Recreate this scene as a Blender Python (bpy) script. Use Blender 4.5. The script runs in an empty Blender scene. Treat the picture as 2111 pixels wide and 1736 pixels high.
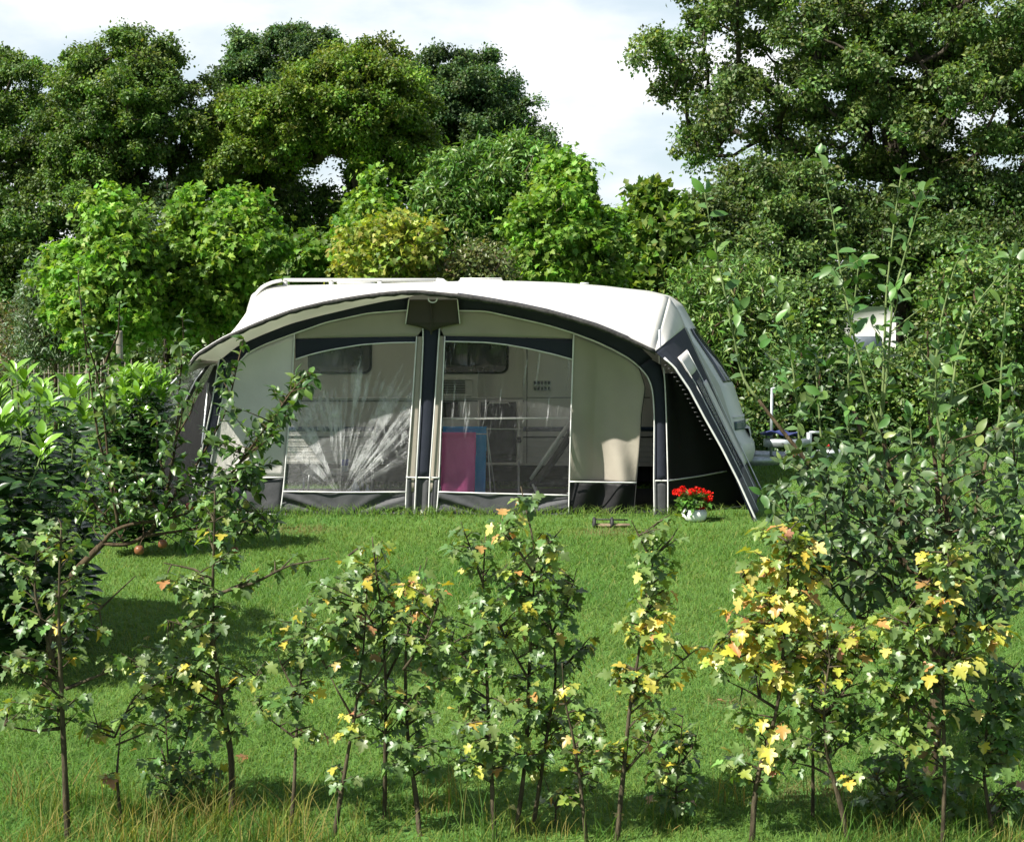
import bpy, math, random
import numpy as np
from mathutils import Vector
from mathutils.geometry import tessellate_polygon

# ------------------------------------------------------------------ camera model
FL, CX, CY = 3040.0, 1055.5, 868.0
PITCH, EYE = math.radians(4.345), 2.1
CP, SP = math.cos(PITCH), math.sin(PITCH)
scene = bpy.context.scene
COL = scene.collection
RNG = np.random.default_rng(7)

def P(px, py, Y):
    """a point at distance Y in front of the eye, seen in direction (px, py)"""
    xc, yc = (px - CX) / FL, (CY - py) / FL
    dy, dz = CP + yc * SP, -SP + yc * CP
    t = Y / dy
    return np.array([xc * t, Y, EYE + dz * t])

def PG(px, py):
    xc, yc = (px - CX) / FL, (CY - py) / FL
    dy, dz = CP + yc * SP, -SP + yc * CP
    t = -EYE / dz
    return np.array([xc * t, dy * t, 0.0])

def norm(a):
    a = np.asarray(a, float)
    return a / np.maximum(np.linalg.norm(a, axis=-1, keepdims=True), 1e-9)

# ------------------------------------------------------------------ objects
def tag(o, label=None, cat=None, group=None, kind=None):
    if label: o['label'] = label
    if cat: o['category'] = cat
    if group: o['group'] = group
    if kind: o['kind'] = kind
    return o

def empty(name, loc, label=None, cat=None, group=None):
    o = bpy.data.objects.new(name, None)
    o.empty_display_size = 0.1
    o.location = tuple(float(v) for v in loc)
    COL.objects.link(o)
    return tag(o, label, cat, group)

def world_loc(o):
    l = np.array(o.location, float)
    while o.parent is not None:
        o = o.parent
        l = l + np.array(o.location, float)
    return l

def link_mesh(name, me, parent, origin):
    o = bpy.data.objects.new(name, me)
    if parent is None:
        o.location = tuple(float(v) for v in origin)
    else:
        o.parent = parent
    COL.objects.link(o)
    return o

def np_mesh(name, V, faces_flat, counts, mats, smooth=False, matidx=None, col=None, uv=None):
    me = bpy.data.meshes.new(name)
    V = np.ascontiguousarray(V, dtype=np.float32)
    faces_flat = np.ascontiguousarray(faces_flat, dtype=np.int32)
    counts = np.ascontiguousarray(counts, dtype=np.int32)
    me.vertices.add(len(V)); me.vertices.foreach_set('co', V.ravel())
    me.loops.add(len(faces_flat)); me.loops.foreach_set('vertex_index', faces_flat)
    starts = np.concatenate(([0], np.cumsum(counts)[:-1])).astype(np.int32)
    me.polygons.add(len(counts))
    me.polygons.foreach_set('loop_start', starts)
    me.polygons.foreach_set('loop_total', counts)
    if smooth: me.polygons.foreach_set('use_smooth', np.ones(len(counts), dtype=bool))
    if matidx is not None: me.polygons.foreach_set('material_index', np.asarray(matidx, dtype=np.int32))
    for m in (mats if isinstance(mats, (list, tuple)) else [mats]): me.materials.append(m)
    me.update(calc_edges=True)
    if col is not None:
        a = me.color_attributes.new('Col', 'FLOAT_COLOR', 'POINT')
        c4 = np.ones((len(V), 4), dtype=np.float32); c4[:, :3] = col
        a.data.foreach_set('color', c4.ravel())
    if uv is not None:
        l = me.uv_layers.new(name='UVMap')
        l.data.foreach_set('uv', np.ascontiguousarray(np.asarray(uv, np.float32)[faces_flat]).ravel())
    me.validate()
    return me

class MB:
    """collects pieces in world coordinates; build() links them as one mesh object"""
    def __init__(s): s.V, s.F, s.M, s.UV = [], [], [], []
    def add(s, V, F, m=0, uv=None):
        b = len(s.V)
        s.V.extend([tuple(float(c) for c in v) for v in V])
        s.UV.extend([tuple(u) for u in uv] if uv is not None else [(0, 0)] * len(V))
        for f in F:
            s.F.append(tuple(b + i for i in f)); s.M.append(m)
        return s
    def box(s, c, size, m=0, rot=None, bev=0.0):
        x, y, z = [d / 2 for d in size]
        if bev <= 0:
            pts = [(-x,-y,-z),(x,-y,-z),(x,y,-z),(-x,y,-z),(-x,-y,z),(x,-y,z),(x,y,z),(-x,y,z)]
            fs = [(3,2,1,0),(4,5,6,7),(0,1,5,4),(1,2,6,5),(2,3,7,6),(3,0,4,7)]
        else:
            b = min(bev, x * .9, y * .9, z * .9)
            pts, fs = [], []
            rings = [(x-b, y-b, -z), (x, y, -z+b), (x, y, z-b), (x-b, y-b, z)]
            for (rx, ry, rz) in rings:
                pts += [(-rx+b*.0,-ry,rz),(rx,-ry,rz),(rx,ry,rz),(-rx,ry,rz)]
            fs.append((3,2,1,0)); fs.append((12,13,14,15))
            for k in range(3):
                for i in range(4):
                    j = (i+1) % 4
                    fs.append((k*4+i, k*4+j, k*4+4+j, k*4+4+i))
        A = np.array(pts, float)
        if rot is not None: A = A @ np.array(rot, float).T
        return s.add(A + np.array(c, float), fs, m)
    def tube(s, pts, r, n=8, m=0, caps=True):
        pts = np.array(pts, float); k = len(pts)
        rr = np.full(k, r, float) if np.isscalar(r) else np.array(r, float)
        T = np.zeros_like(pts)
        T[1:-1] = pts[2:] - pts[:-2]; T[0] = pts[1] - pts[0]; T[-1] = pts[-1] - pts[-2]
        T = norm(T)
        ref = np.array([0, 0, 1.0]) if abs(T[0][2]) < .9 else np.array([1.0, 0, 0])
        u = norm(np.cross(T[0], ref))
        V = []
        for i in range(k):
            u = u - T[i] * np.dot(u, T[i]); u = norm(u)
            w = np.cross(T[i], u)
            for j in range(n):
                a = 2 * math.pi * j / n
                V.append(pts[i] + rr[i] * (math.cos(a) * u + math.sin(a) * w))
        F = []
        for i in range(k - 1):
            for j in range(n):
                q = (j + 1) % n
                F.append((i*n+j, i*n+q, (i+1)*n+q, (i+1)*n+j))
        if caps:
            F.append(tuple(range(n - 1, -1, -1))); F.append(tuple((k-1)*n + j for j in range(n)))
        return s.add(V, F, m)
    def grid(s, G, m=0, uv=True):
        G = np.asarray(G, float); a, b = G.shape[:2]
        F = [(i*b+j, i*b+j+1, (i+1)*b+j+1, (i+1)*b+j) for i in range(a-1) for j in range(b-1)]
        U = [(j/(b-1), i/(a-1)) for i in range(a) for j in range(b)]
        return s.add(G.reshape(-1, 3), F, m, U)
    def lathe(s, c, prof, n=24, m=0):
        V, F = [], []
        for (r, z) in prof:
            for j in range(n):
                a = 2*math.pi*j/n
                V.append((c[0]+r*math.cos(a), c[1]+r*math.sin(a), c[2]+z))
        for i in range(len(prof)-1):
            for j in range(n):
                q = (j+1) % n
                F.append((i*n+j, i*n+q, (i+1)*n+q, (i+1)*n+j))
        return s.add(V, F, m)
    def poly(s, pts, t, m=0):
        """flat outline pts (3D) pushed by vector t: a slab"""
        pts = [np.array(p, float) for p in pts]; k = len(pts)
        tri = tessellate_polygon([[Vector(p) for p in pts]])
        V = pts + [p + np.array(t, float) for p in pts]
        F = [tuple(f) for f in tri] + [tuple(i + k for i in reversed(f)) for f in tri]
        F += [(i, (i+1) % k, (i+1) % k + k, i + k) for i in range(k)]
        return s.add(V, F, m)
    def build(s, name, mats, parent=None, smooth=False, solid=0.0, origin=None, col=None):
        V = np.array(s.V, float)
        if parent is not None: o0 = world_loc(parent)
        else: o0 = np.array(origin if origin is not None else (V[:,0].mean(), V[:,1].mean(), V[:,2].min()))
        flat = np.concatenate([np.array(f) for f in s.F]); cnt = np.array([len(f) for f in s.F])
        me = np_mesh(name, V - o0, flat, cnt, mats, smooth, s.M, None, s.UV)
        o = link_mesh(name, me, parent, o0)
        if solid:
            md = o.modifiers.new('thickness', 'SOLIDIFY'); md.thickness = solid; md.offset = 0
        return o

def resample(poly, n):
    p = np.array(poly, float)
    d = np.concatenate(([0], np.cumsum(np.linalg.norm(np.diff(p, axis=0), axis=1))))
    t = np.linspace(0, d[-1], n)
    return np.stack([np.interp(t, d, p[:, k]) for k in range(p.shape[1])], 1)

def smooth_curve(p, n, it=3):
    q = resample(p, n)
    for _ in range(it):
        r = q.copy(); r[1:-1] = (q[:-2] + 2*q[1:-1] + q[2:]) / 4; q = r
    return q

def at_x(curve, x):
    c = np.array(sorted(map(tuple, curve)))
    return float(np.interp(x, c[:, 0], c[:, 1]))

# cheap smooth noise on arrays
_T = np.random.default_rng(99).random((64, 64, 64)).astype(np.float32)
def vnoise(p):
    p = np.asarray(p, float); i = np.floor(p).astype(int); f = p - i; f = f*f*(3-2*f)
    def g(a, b, c): return _T[(i[...,0]+a) & 63, (i[...,1]+b) & 63, (i[...,2]+c) & 63]
    x0 = g(0,0,0)*(1-f[...,0]) + g(1,0,0)*f[...,0]; x1 = g(0,1,0)*(1-f[...,0]) + g(1,1,0)*f[...,0]
    y0 = x0*(1-f[...,1]) + x1*f[...,1]
    x0 = g(0,0,1)*(1-f[...,0]) + g(1,0,1)*f[...,0]; x1 = g(0,1,1)*(1-f[...,0]) + g(1,1,1)*f[...,0]
    y1 = x0*(1-f[...,1]) + x1*f[...,1]
    return y0*(1-f[...,2]) + y1*f[...,2]

# ------------------------------------------------------------------ materials
def new_mat(name):
    m = bpy.data.materials.new(name); m.use_nodes = True
    nt = m.node_tree; nt.nodes.clear()
    out = nt.nodes.new('ShaderNodeOutputMaterial')
    return m, nt, out

def N(nt, t, **kw):
    n = nt.nodes.new(t)
    for k, v in kw.items():
        if k in n.inputs: n.inputs[k].default_value = v
        else: setattr(n, k, v)
    return n

def bsdf(nt, color=None, rough=.5, spec=.5, metal=0.0):
    b = nt.nodes.new('ShaderNodeBsdfPrincipled')
    if color is not None: b.inputs['Base Color'].default_value = (*color, 1)
    b.inputs['Roughness'].default_value = rough
    b.inputs['Specular IOR Level'].default_value = spec
    b.inputs['Metallic'].default_value = metal
    return b

def mottled(nt, color, scale=8.0, amt=.25, detail=4.0, coord='Object'):
    tc = N(nt, 'ShaderNodeTexCoord'); n = N(nt, 'ShaderNodeTexNoise', Scale=scale, Detail=detail)
    nt.links.new(tc.outputs[coord], n.inputs['Vector'])
    mr = N(nt, 'ShaderNodeMapRange'); mr.inputs[1].default_value = .3; mr.inputs[2].default_value = .7
    mr.inputs[3].default_value = 1 - amt; mr.inputs[4].default_value = 1 + amt
    nt.links.new(n.outputs['Fac'], mr.inputs[0])
    mx = N(nt, 'ShaderNodeMix', data_type='RGBA', blend_type='MULTIPLY'); mx.inputs[0].default_value = 1
    mx.inputs[6].default_value = (*color, 1)
    nt.links.new(mr.outputs[0], mx.inputs[7])
    return mx.outputs[2], n

def simple(name, color, rough=.5, spec=.5, metal=0.0, scale=12.0, amt=.12, bump=0.0, bscale=None):
    m, nt, out = new_mat(name)
    b = bsdf(nt, color, rough, spec, metal)
    c, n = mottled(nt, color, scale, amt)
    nt.links.new(c, b.inputs['Base Color'])
    if bump:
        n2 = N(nt, 'ShaderNodeTexNoise', Scale=bscale or scale*4, Detail=3.0)
        tc = N(nt, 'ShaderNodeTexCoord'); nt.links.new(tc.outputs['Object'], n2.inputs['Vector'])
        bp = N(nt, 'ShaderNodeBump', Strength=bump); bp.inputs['Distance'].default_value = .02
        nt.links.new(n2.outputs['Fac'], bp.inputs['Height']); nt.links.new(bp.outputs[0], b.inputs['Normal'])
    nt.links.new(b.outputs[0], out.inputs[0])
    return m

def canvas(name, color, trans=.1, rough=.8, bump=.25):
    """woven tent cloth that lets a little light through"""
    m, nt, out = new_mat(name)
    b = bsdf(nt, color, rough, .25)
    c, n = mottled(nt, color, 2.5, .07)
    nt.links.new(c, b.inputs['Base Color'])
    tc = N(nt, 'ShaderNodeTexCoord')
    n1 = N(nt, 'ShaderNodeTexNoise', Scale=260.0, Detail=1.0); n2 = N(nt, 'ShaderNodeTexNoise', Scale=5.0, Detail=3.0)
    for q in (n1, n2): nt.links.new(tc.outputs['Object'], q.inputs['Vector'])
    ad = N(nt, 'ShaderNodeMath', operation='MULTIPLY_ADD'); ad.inputs[1].default_value = .04
    nt.links.new(n1.outputs['Fac'], ad.inputs[0]); nt.links.new(n2.outputs['Fac'], ad.inputs[2])
    bp = N(nt, 'ShaderNodeBump', Strength=bump); bp.inputs['Distance'].default_value = .03
    nt.links.new(ad.outputs[0], bp.inputs['Height']); nt.links.new(bp.outputs[0], b.inputs['Normal'])
    if trans > 0:
        t = N(nt, 'ShaderNodeBsdfTranslucent'); nt.links.new(c, t.inputs[0])
        mx = N(nt, 'ShaderNodeMixShader', Fac=trans)
        nt.links.new(b.outputs[0], mx.inputs[1]); nt.links.new(t.outputs[0], mx.inputs[2])
        nt.links.new(mx.outputs[0], out.inputs[0])
    else: nt.links.new(b.outputs[0], out.inputs[0])
    return m

def leaf_mat(name, rough=.45, spec=.5, trans=.3, tint=(1.25, 1.3, .5)):
    m, nt, out = new_mat(name)
    a = N(nt, 'ShaderNodeAttribute'); a.attribute_name = 'Col'
    b = bsdf(nt, None, rough, spec)
    nt.links.new(a.outputs['Color'], b.inputs['Base Color'])
    t = N(nt, 'ShaderNodeBsdfTranslucent')
    mx0 = N(nt, 'ShaderNodeMix', data_type='RGBA', blend_type='MULTIPLY'); mx0.inputs[0].default_value = 1
    mx0.inputs[7].default_value = (*tint, 1)
    nt.links.new(a.outputs['Color'], mx0.inputs[6]); nt.links.new(mx0.outputs[2], t.inputs[0])
    mx = N(nt, 'ShaderNodeMixShader', Fac=trans)
    nt.links.new(b.outputs[0], mx.inputs[1]); nt.links.new(t.outputs[0], mx.inputs[2])
    nt.links.new(mx.outputs[0], out.inputs[0])
    return m

def bark_mat(name, c1, c2, scale=14.0):
    m, nt, out = new_mat(name)
    tc = N(nt, 'ShaderNodeTexCoord'); mp = N(nt, 'ShaderNodeMapping'); mp.inputs['Scale'].default_value = (1, 1, .25)
    n = N(nt, 'ShaderNodeTexNoise', Scale=scale, Detail=6.0, Roughness=.65)
    nt.links.new(tc.outputs['Object'], mp.inputs[0]); nt.links.new(mp.outputs[0], n.inputs['Vector'])
    r = N(nt, 'ShaderNodeValToRGB'); r.color_ramp.elements[0].color = (*c1, 1); r.color_ramp.elements[1].color = (*c2, 1)
    r.color_ramp.elements[0].position = .35; r.color_ramp.elements[1].position = .68
    nt.links.new(n.outputs['Fac'], r.inputs[0])
    b = bsdf(nt, None, .85, .2); nt.links.new(r.outputs[0], b.inputs['Base Color'])
    bp = N(nt, 'ShaderNodeBump', Strength=.6); bp.inputs['Distance'].default_value = .02
    nt.links.new(n.outputs['Fac'], bp.inputs['Height']); nt.links.new(bp.outputs[0], b.inputs['Normal'])
    nt.links.new(b.outputs[0], out.inputs[0])
    return m

# ------------------------------------------------------------------ leaves
def fan(outline, centre=(0, .4), fold=.18, droop=.25, stalk=.45):
    pts = [(0, 0)] + outline + [(-x, y) for (x, y) in reversed(outline[:-1])]
    V = [(centre[0], centre[1], 0)] + [(x, y, 0) for x, y in pts]
    k = len(pts)
    F = [(0, 1 + i, 1 + (i+1) % k) for i in range(k)]
    V = np.array(V, float)
    V[:, 2] = fold*np.abs(V[:, 0]) - droop*V[:, 1]**2
    if stalk:
        b = len(V)
        V = np.vstack([V, [(-.018, 0, 0), (.018, 0, 0), (.014, -stalk, -.02), (-.014, -stalk, -.02)]])
        F += [(b, b+1, b+2), (b, b+2, b+3)]
    return V, np.array(F)

MAPLE = fan([(.13, -.06), (.33, -.05), (.40, .09), (.29, .19), (.26, .27), (.42, .33), (.56, .45), (.53, .60), (.37, .60), (.21, .57),
             (.27, .73), (.19, .88), (.07, .93), (0, 1.03)], (0, .32), .26, .42)
PLANE = fan([(.2, -.08), (.5, .1), (.28, .25), (.6, .55), (.25, .55), (.2, .8), (0, 1.05)], (0, .35), .15, .3, .0)
def oval(w=.3, rows=4, fold=.2, droop=.35, stalk=.2, wav=0.0, peak=.45):
    ys = np.linspace(0, 1, rows+1)
    V, F = [], []
    for i, y in enumerate(ys):
        hw = w * (math.sin(math.pi * y**(math.log(.5)/math.log(peak)))**.8 if 0 < y < 1 else 0)
        zz = -droop*y*y
        wv = wav*math.sin(y*9)
        V += [(-hw, y, zz + fold*hw + wv), (0, y, zz), (hw, y, zz + fold*hw - wv)]
    for i in range(rows):
        a = i*3; b = a+3
        if i == 0: F += [(a+1, b+1, b), (a+1, b+2, b+1)]
        elif i == rows-1: F += [(a, a+1, b+1), (a+1, a+2, b+1)]
        else: F += [(a, a+1, b+1), (a, b+1, b), (a+1, a+2, b+2), (a+1, b+2, b+1)]
    V = np.array(V, float)
    if stalk:
        n = len(V); V = np.vstack([V, [(-.02, 0, 0), (.02, 0, 0), (0, -stalk, -.01)]]); F.append((n, n+1, n+2))
    return V, np.array(F)
APPLE = oval(.3, 4, .35, .45, .25)
LAUREL = oval(.2, 5, .3, .2, .12, 0, .55)
WILLOW = oval(.24, 5, .25, .3, .15, .02, .48)
NARROW = oval(.13, 3, .2, .3, .0)
SPRIG = (np.array([(0,0,0),(.34,.35,.1),(.12,.62,.02),(.3,.95,-.1),(0,.85,-.02),(-.27,1.0,-.08),(-.14,.6,.05),(-.36,.4,.06),(0,.45,-.04)], float),
         np.array([(0,1,8),(1,2,8),(2,4,8),(2,3,4),(4,5,6),(4,6,8),(6,7,8),(7,0,8)]))
DIAMOND = (np.array([(0,0,0),(.33,.5,.1),(0,1,-.08),(-.33,.45,.1)], float), np.array([(0,1,2),(0,2,3)]))
PETAL = (np.array([(0,0,0),(.45,.55,.12),(0,1,.05),(-.45,.55,.12)], float), np.array([(0,1,2),(0,2,3)]))

def scatter(name, tmpl, pos, tip, nrm, size, col, mat, parent, flat=True):
    """many leaves of one shape as ONE mesh"""
    TV, TF = tmpl
    pos = np.asarray(pos, float); tip = norm(tip)
    side = norm(np.cross(tip, nrm)); nr = np.cross(side, tip)
    size = np.broadcast_to(np.asarray(size, float), (len(pos),))
    A = (TV[None, :, 0:1]*side[:, None] + TV[None, :, 1:2]*tip[:, None] + TV[None, :, 2:3]*nr[:, None])
    V = pos[:, None] + A*size[:, None, None]
    n = len(TV)
    Fi = (TF[None] + (np.arange(len(pos))*n)[:, None, None]).reshape(-1)
    C = np.repeat(np.asarray(col, float), n, axis=0)
    o0 = world_loc(parent) if parent is not None else V.reshape(-1, 3).min(0)
    me = np_mesh(name, V.reshape(-1, 3) - o0, Fi, np.full(len(Fi)//3, 3), mat, not flat, None, C)
    return link_mesh(name, me, parent, o0)

def palette(rng, n, cols, weights, var=.18):
    cols = np.array(cols, float); w = np.array(weights, float); w /= w.sum()
    i = rng.choice(len(cols), n, p=w)
    c = cols[i]*(1 + var*rng.standard_normal((n, 1))).clip(.45, 1.7)
    c *= (1 + .08*rng.standard_normal((n, 3))).clip(.7, 1.3)
    return c.clip(.004, .95)

def inside(poly, x, y):
    p = np.array(poly, float); r = np.zeros(len(x), bool); j = len(p)-1
    for i in range(len(p)):
        c = ((p[i,1] > y) != (p[j,1] > y)) & (x < (p[j,0]-p[i,0])*(y-p[i,1])/(p[j,1]-p[i,1]+1e-12) + p[i,0])
        r ^= c; j = i
    return r

def edge_dist(poly, x, y):
    p = np.array(poly, float); q = np.roll(p, -1, 0); d = np.full(len(x), 1e9)
    for a, b in zip(p, q):
        ab = b-a; t = (((x-a[0])*ab[0]+(y-a[1])*ab[1])/(ab@ab+1e-9)).clip(0, 1)
        d = np.minimum(d, np.hypot(x-a[0]-t*ab[0], y-a[1]-t*ab[1]))
    return d

def fill_clumps(poly, Z, depth, r, n, rng, holes=0.0, tight=.45):
    """clump centres through the volume of a crown whose outline is poly at distance Z"""
    p = np.array(poly, float); lo, hi = p.min(0), p.max(0)
    m2 = Z/FL
    x = rng.uniform(lo[0], hi[0], n*40); y = rng.uniform(lo[1], hi[1], n*40)
    k = inside(p, x, y); x, y = x[k], y[k]
    d = edge_dist(p, x, y)*m2
    k = d > r*tight; x, y, d = x[k], y[k], d[k]
    yo = rng.uniform(-1, 1, len(x))*depth*np.sqrt((d/(depth+1e-6)).clip(.05, 1))
    pts = np.array([P(a, b, Z+c) for a, b, c in zip(x[:n*12], y[:n*12], yo[:n*12])])
    if len(pts) == 0: return pts
    if holes > 0:
        q = vnoise(pts*(.62/r) + 17) + .35*vnoise(pts*(1.3/r) + 5)
        pts = pts[q > np.quantile(q, holes)]
    keep = [0]
    dist = np.linalg.norm(pts-pts[0], axis=1)
    for _ in range(min(n, len(pts))-1):
        i = int(dist.argmax()); 
        if dist[i] < r*.25: break
        keep.append(i); dist = np.minimum(dist, np.linalg.norm(pts-pts[i], axis=1))
    return pts[keep]

def skeleton(trunk, targets, rbase, rtip, rng, bend=.25, down=.8, jitter=.06, minfrac=.25):
    """branches from a trunk polyline to every target; returns (nodes, parent index, radius)"""
    nodes = [np.array(t, float) for t in trunk]; par = [-1] + list(range(len(trunk)-1))
    lo = int(len(trunk)*minfrac)
    tips = []
    top = nodes[-1]
    order = np.argsort([np.linalg.norm((t-nodes[max(lo, len(trunk)//2)])*np.array([1, 1, .7])) for t in targets]) if len(targets) else []
    for k in order:
        t = targets[k]
        A = np.array(nodes[lo:])
        dv = t-A; dd = np.linalg.norm(dv, axis=1)
        cost = dd + down*np.maximum(0, -dv[:, 2] + .25*np.hypot(dv[:, 0], dv[:, 1]))
        i = int(cost.argmin())+lo; a = nodes[i]; L = np.linalg.norm(t-a)
        m = 2 if L < 1.0 else 3
        last = i
        up = np.array([0, 0, bend*L])
        for s in range(1, m+1):
            f = s/m
            q = a + (t-a)*f + up*(-.6*f*(1-f))*1.0 + rng.standard_normal(3)*jitter*L*(0 if s == m else 1)
            nodes.append(q); par.append(last); last = len(nodes)-1
        tips.append(last)
    cnt = np.zeros(len(nodes))
    for t in tips: cnt[t] += 1
    for i in range(len(nodes)-1, 0, -1):
        if par[i] >= 0: cnt[par[i]] += cnt[i]
    tot = max(cnt[0], 1)
    rad = rtip + (rbase-rtip)*(cnt/tot)**.55
    n = len(trunk)
    return np.array(nodes), np.array(par), rad

def wood(name, nodes, par, rad, sides, mat, parent, flare=1.0):
    """all the wood of one tree as one mesh of tapered, chained tubes"""
    kids = {}
    for i, p in enumerate(par):
        if p >= 0: kids.setdefault(p, []).append(i)
    mb = MB()
    stack = [(0, None)]
    starts = [0]
    done = set()
    def run(start, frm):
        chain = [frm, start] if frm is not None else [start]
        cur = start
        while cur in kids:
            ks = sorted(kids[cur], key=lambda q: -rad[q])
            for o in ks[1:]: starts2.append((o, cur))
            cur = ks[0]; chain.append(cur)
        return chain
    todo = [(0, None)]
    while todo:
        starts2 = []
        s, f = todo.pop()
        ch = run(s, f)
        if len(ch) > 1:
            rr = np.array([rad[i] for i in ch])
            if f is not None: rr[0] = min(rad[f]*.8, rr[1]*1.35)
            if f is None: rr[0] *= flare
            mb.tube([nodes[i] for i in ch], rr, sides)
        todo += starts2
    return mb.build(name, mat, parent, smooth=True)

def clump_leaves(cl, r, per, rng, flat=.75, shell=.55, fluff=0.0):
    """leaf positions and outward directions round clump centres"""
    n = len(cl)*per
    c = np.repeat(cl, per, 0)
    R = np.repeat(r*(1+.34*rng.standard_normal(len(cl))).clip(.4, 1.8), per)
    d = norm(rng.standard_normal((n, 3)))
    f = rng.random(n)**(1/3.0)
    f = shell + (1-shell)*f
    f *= rng.random(n)**.25
    if fluff: f = f*(1 + fluff*np.abs(rng.standard_normal(n))**1.5)
    lump = .55 + .9*vnoise(c*3.1 + d*2.2 + 11)
    off = d*(R*f*lump)[:, None]; off[:, 2] *= flat
    return c + off, d
# ------------------------------------------------------------------ render, camera, light
scene.render.engine = 'CYCLES'
cy = scene.cycles
cy.use_denoising = True
cy.max_bounces = 7; cy.diffuse_bounces = 3; cy.glossy_bounces = 3; cy.transmission_bounces = 4; cy.transparent_max_bounces = 12
cy.sample_clamp_indirect = 6.0
cy.use_adaptive_sampling = True; cy.adaptive_threshold = .015
scene.view_settings.view_transform = 'Standard'; scene.view_settings.look = 'None'
scene.view_settings.gamma = 1.0; scene.view_settings.use_curve_mapping = False
scene.view_settings.exposure = 1.0

cam = bpy.data.cameras.new('camera'); cam.sensor_width = 36; cam.lens = 36*FL/2111.0
cam.clip_end = 2000; cam.clip_start = .05
co = bpy.data.objects.new('camera', cam); co.location = (0, 0, EYE)
co.rotation_euler = (math.pi/2 - PITCH, 0, 0); COL.objects.link(co); scene.camera = co

SUN = norm(np.array([-.95, -.60, 1.24]))
sl = bpy.data.lights.new('sun', 'SUN'); sl.energy = 5.0; sl.angle = math.radians(.5); sl.color = (1, .955, .87)
so = bpy.data.objects.new('sun', sl); so.rotation_euler = Vector(SUN).to_track_quat('Z', 'Y').to_euler()
so.location = (-20, -10, 30); COL.objects.link(so)

world = bpy.data.worlds.new('World'); scene.world = world; world.use_nodes = True
wn = world.node_tree; wn.nodes.clear()
wo = wn.nodes.new('ShaderNodeOutputWorld'); bg = wn.nodes.new('ShaderNodeBackground'); bg.inputs[1].default_value = .057
sky = wn.nodes.new('ShaderNodeTexSky'); sky.sky_type = 'NISHITA'; sky.sun_disc = False
sky.sun_elevation = math.asin(SUN[2]); sky.sun_rotation = math.atan2(SUN[0], SUN[1]) % (2*math.pi)
sky.air_density = 1.0; sky.dust_density = 1.2; sky.ozone_density = 1.0
tc = wn.nodes.new('ShaderNodeTexCoord'); sp = wn.nodes.new('ShaderNodeSeparateXYZ')
wn.links.new(tc.outputs['Generated'], sp.inputs[0])
mp = wn.nodes.new('ShaderNodeMapping'); mp.inputs['Scale'].default_value = (2.6, 2.6, 6.5); mp.inputs['Location'].default_value = (.35, .1, .55)
wn.links.new(tc.outputs['Generated'], mp.inputs[0])
n1 = N(wn, 'ShaderNodeTexNoise', Scale=1.5, Detail=7.0, Roughness=.52)
wn.links.new(mp.outputs[0], n1.inputs['Vector'])
rp = wn.nodes.new('ShaderNodeMapRange'); rp.interpolation_type = 'SMOOTHSTEP'
rp.inputs[1].default_value = .42; rp.inputs[2].default_value = .64
wn.links.new(n1.outputs['Fac'], rp.inputs[0])
# a bank of cloud stands on the side of the sky the lens faces, clear sky overhead and behind
yr = wn.nodes.new('ShaderNodeMapRange'); yr.interpolation_type = 'SMOOTHSTEP'
yr.inputs[1].default_value = .25; yr.inputs[2].default_value = .8
wn.links.new(sp.outputs['Y'], yr.inputs[0])
ml = N(wn, 'ShaderNodeMath', operation='MULTIPLY')
yl = wn.nodes.new('ShaderNodeMapRange'); yl.inputs[3].default_value = .35; yl.inputs[4].default_value = 1
wn.links.new(yr.outputs[0], yl.inputs[0])
wn.links.new(rp.outputs[0], ml.inputs[0]); wn.links.new(yl.outputs[0], ml.inputs[1])
mxc = N(wn, 'ShaderNodeMix', data_type='RGBA')
mxc.inputs[7].default_value = (10.6, 10.7, 10.9, 1)
veil = N(wn, 'ShaderNodeMix', data_type='RGBA'); veil.inputs[7].default_value = (7.6, 8.8, 9.5, 1)
vf = N(wn, 'ShaderNodeMath', operation='MULTIPLY'); vf.inputs[1].default_value = .75
wn.links.new(yr.outputs[0], vf.inputs[0]); wn.links.new(vf.outputs[0], veil.inputs[0])
wn.links.new(sky.outputs[0], veil.inputs[6])
wn.links.new(ml.outputs[0], mxc.inputs[0]); wn.links.new(veil.outputs[2], mxc.inputs[6])
wn.links.new(mxc.outputs[2], bg.inputs[0]); wn.links.new(bg.outputs[0], wo.inputs[0])

# ------------------------------------------------------------------ lawn
def patchiness(x, y):
    q = np.stack([x, y, np.zeros_like(x)], -1)
    return .6*vnoise(q*.55 + 3) + .4*vnoise(q*1.9 + 9)
PATCHES = []
for (px, py, rx, ry) in ((1515, 1455, 75, 15), (1690, 1640, 140, 30), (2085, 1205, 70, 16), (1590, 1560, 110, 18), (700, 1530, 60, 10), (600, 1095, 120, 12), (1250, 1100, 90, 9)):
    c = PG(px, py); PATCHES.append((c[0], c[1], rx*c[1]/FL, abs(PG(px, py-ry)[1]-c[1])))
def bare(x, y):
    b = np.zeros_like(x)
    for (a, c, rx, ry) in PATCHES:
        b = np.maximum(b, 1-((x-a)/rx)**2-((y-c)/ry)**2)
    return (b*1.3).clip(0, 1)

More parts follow.
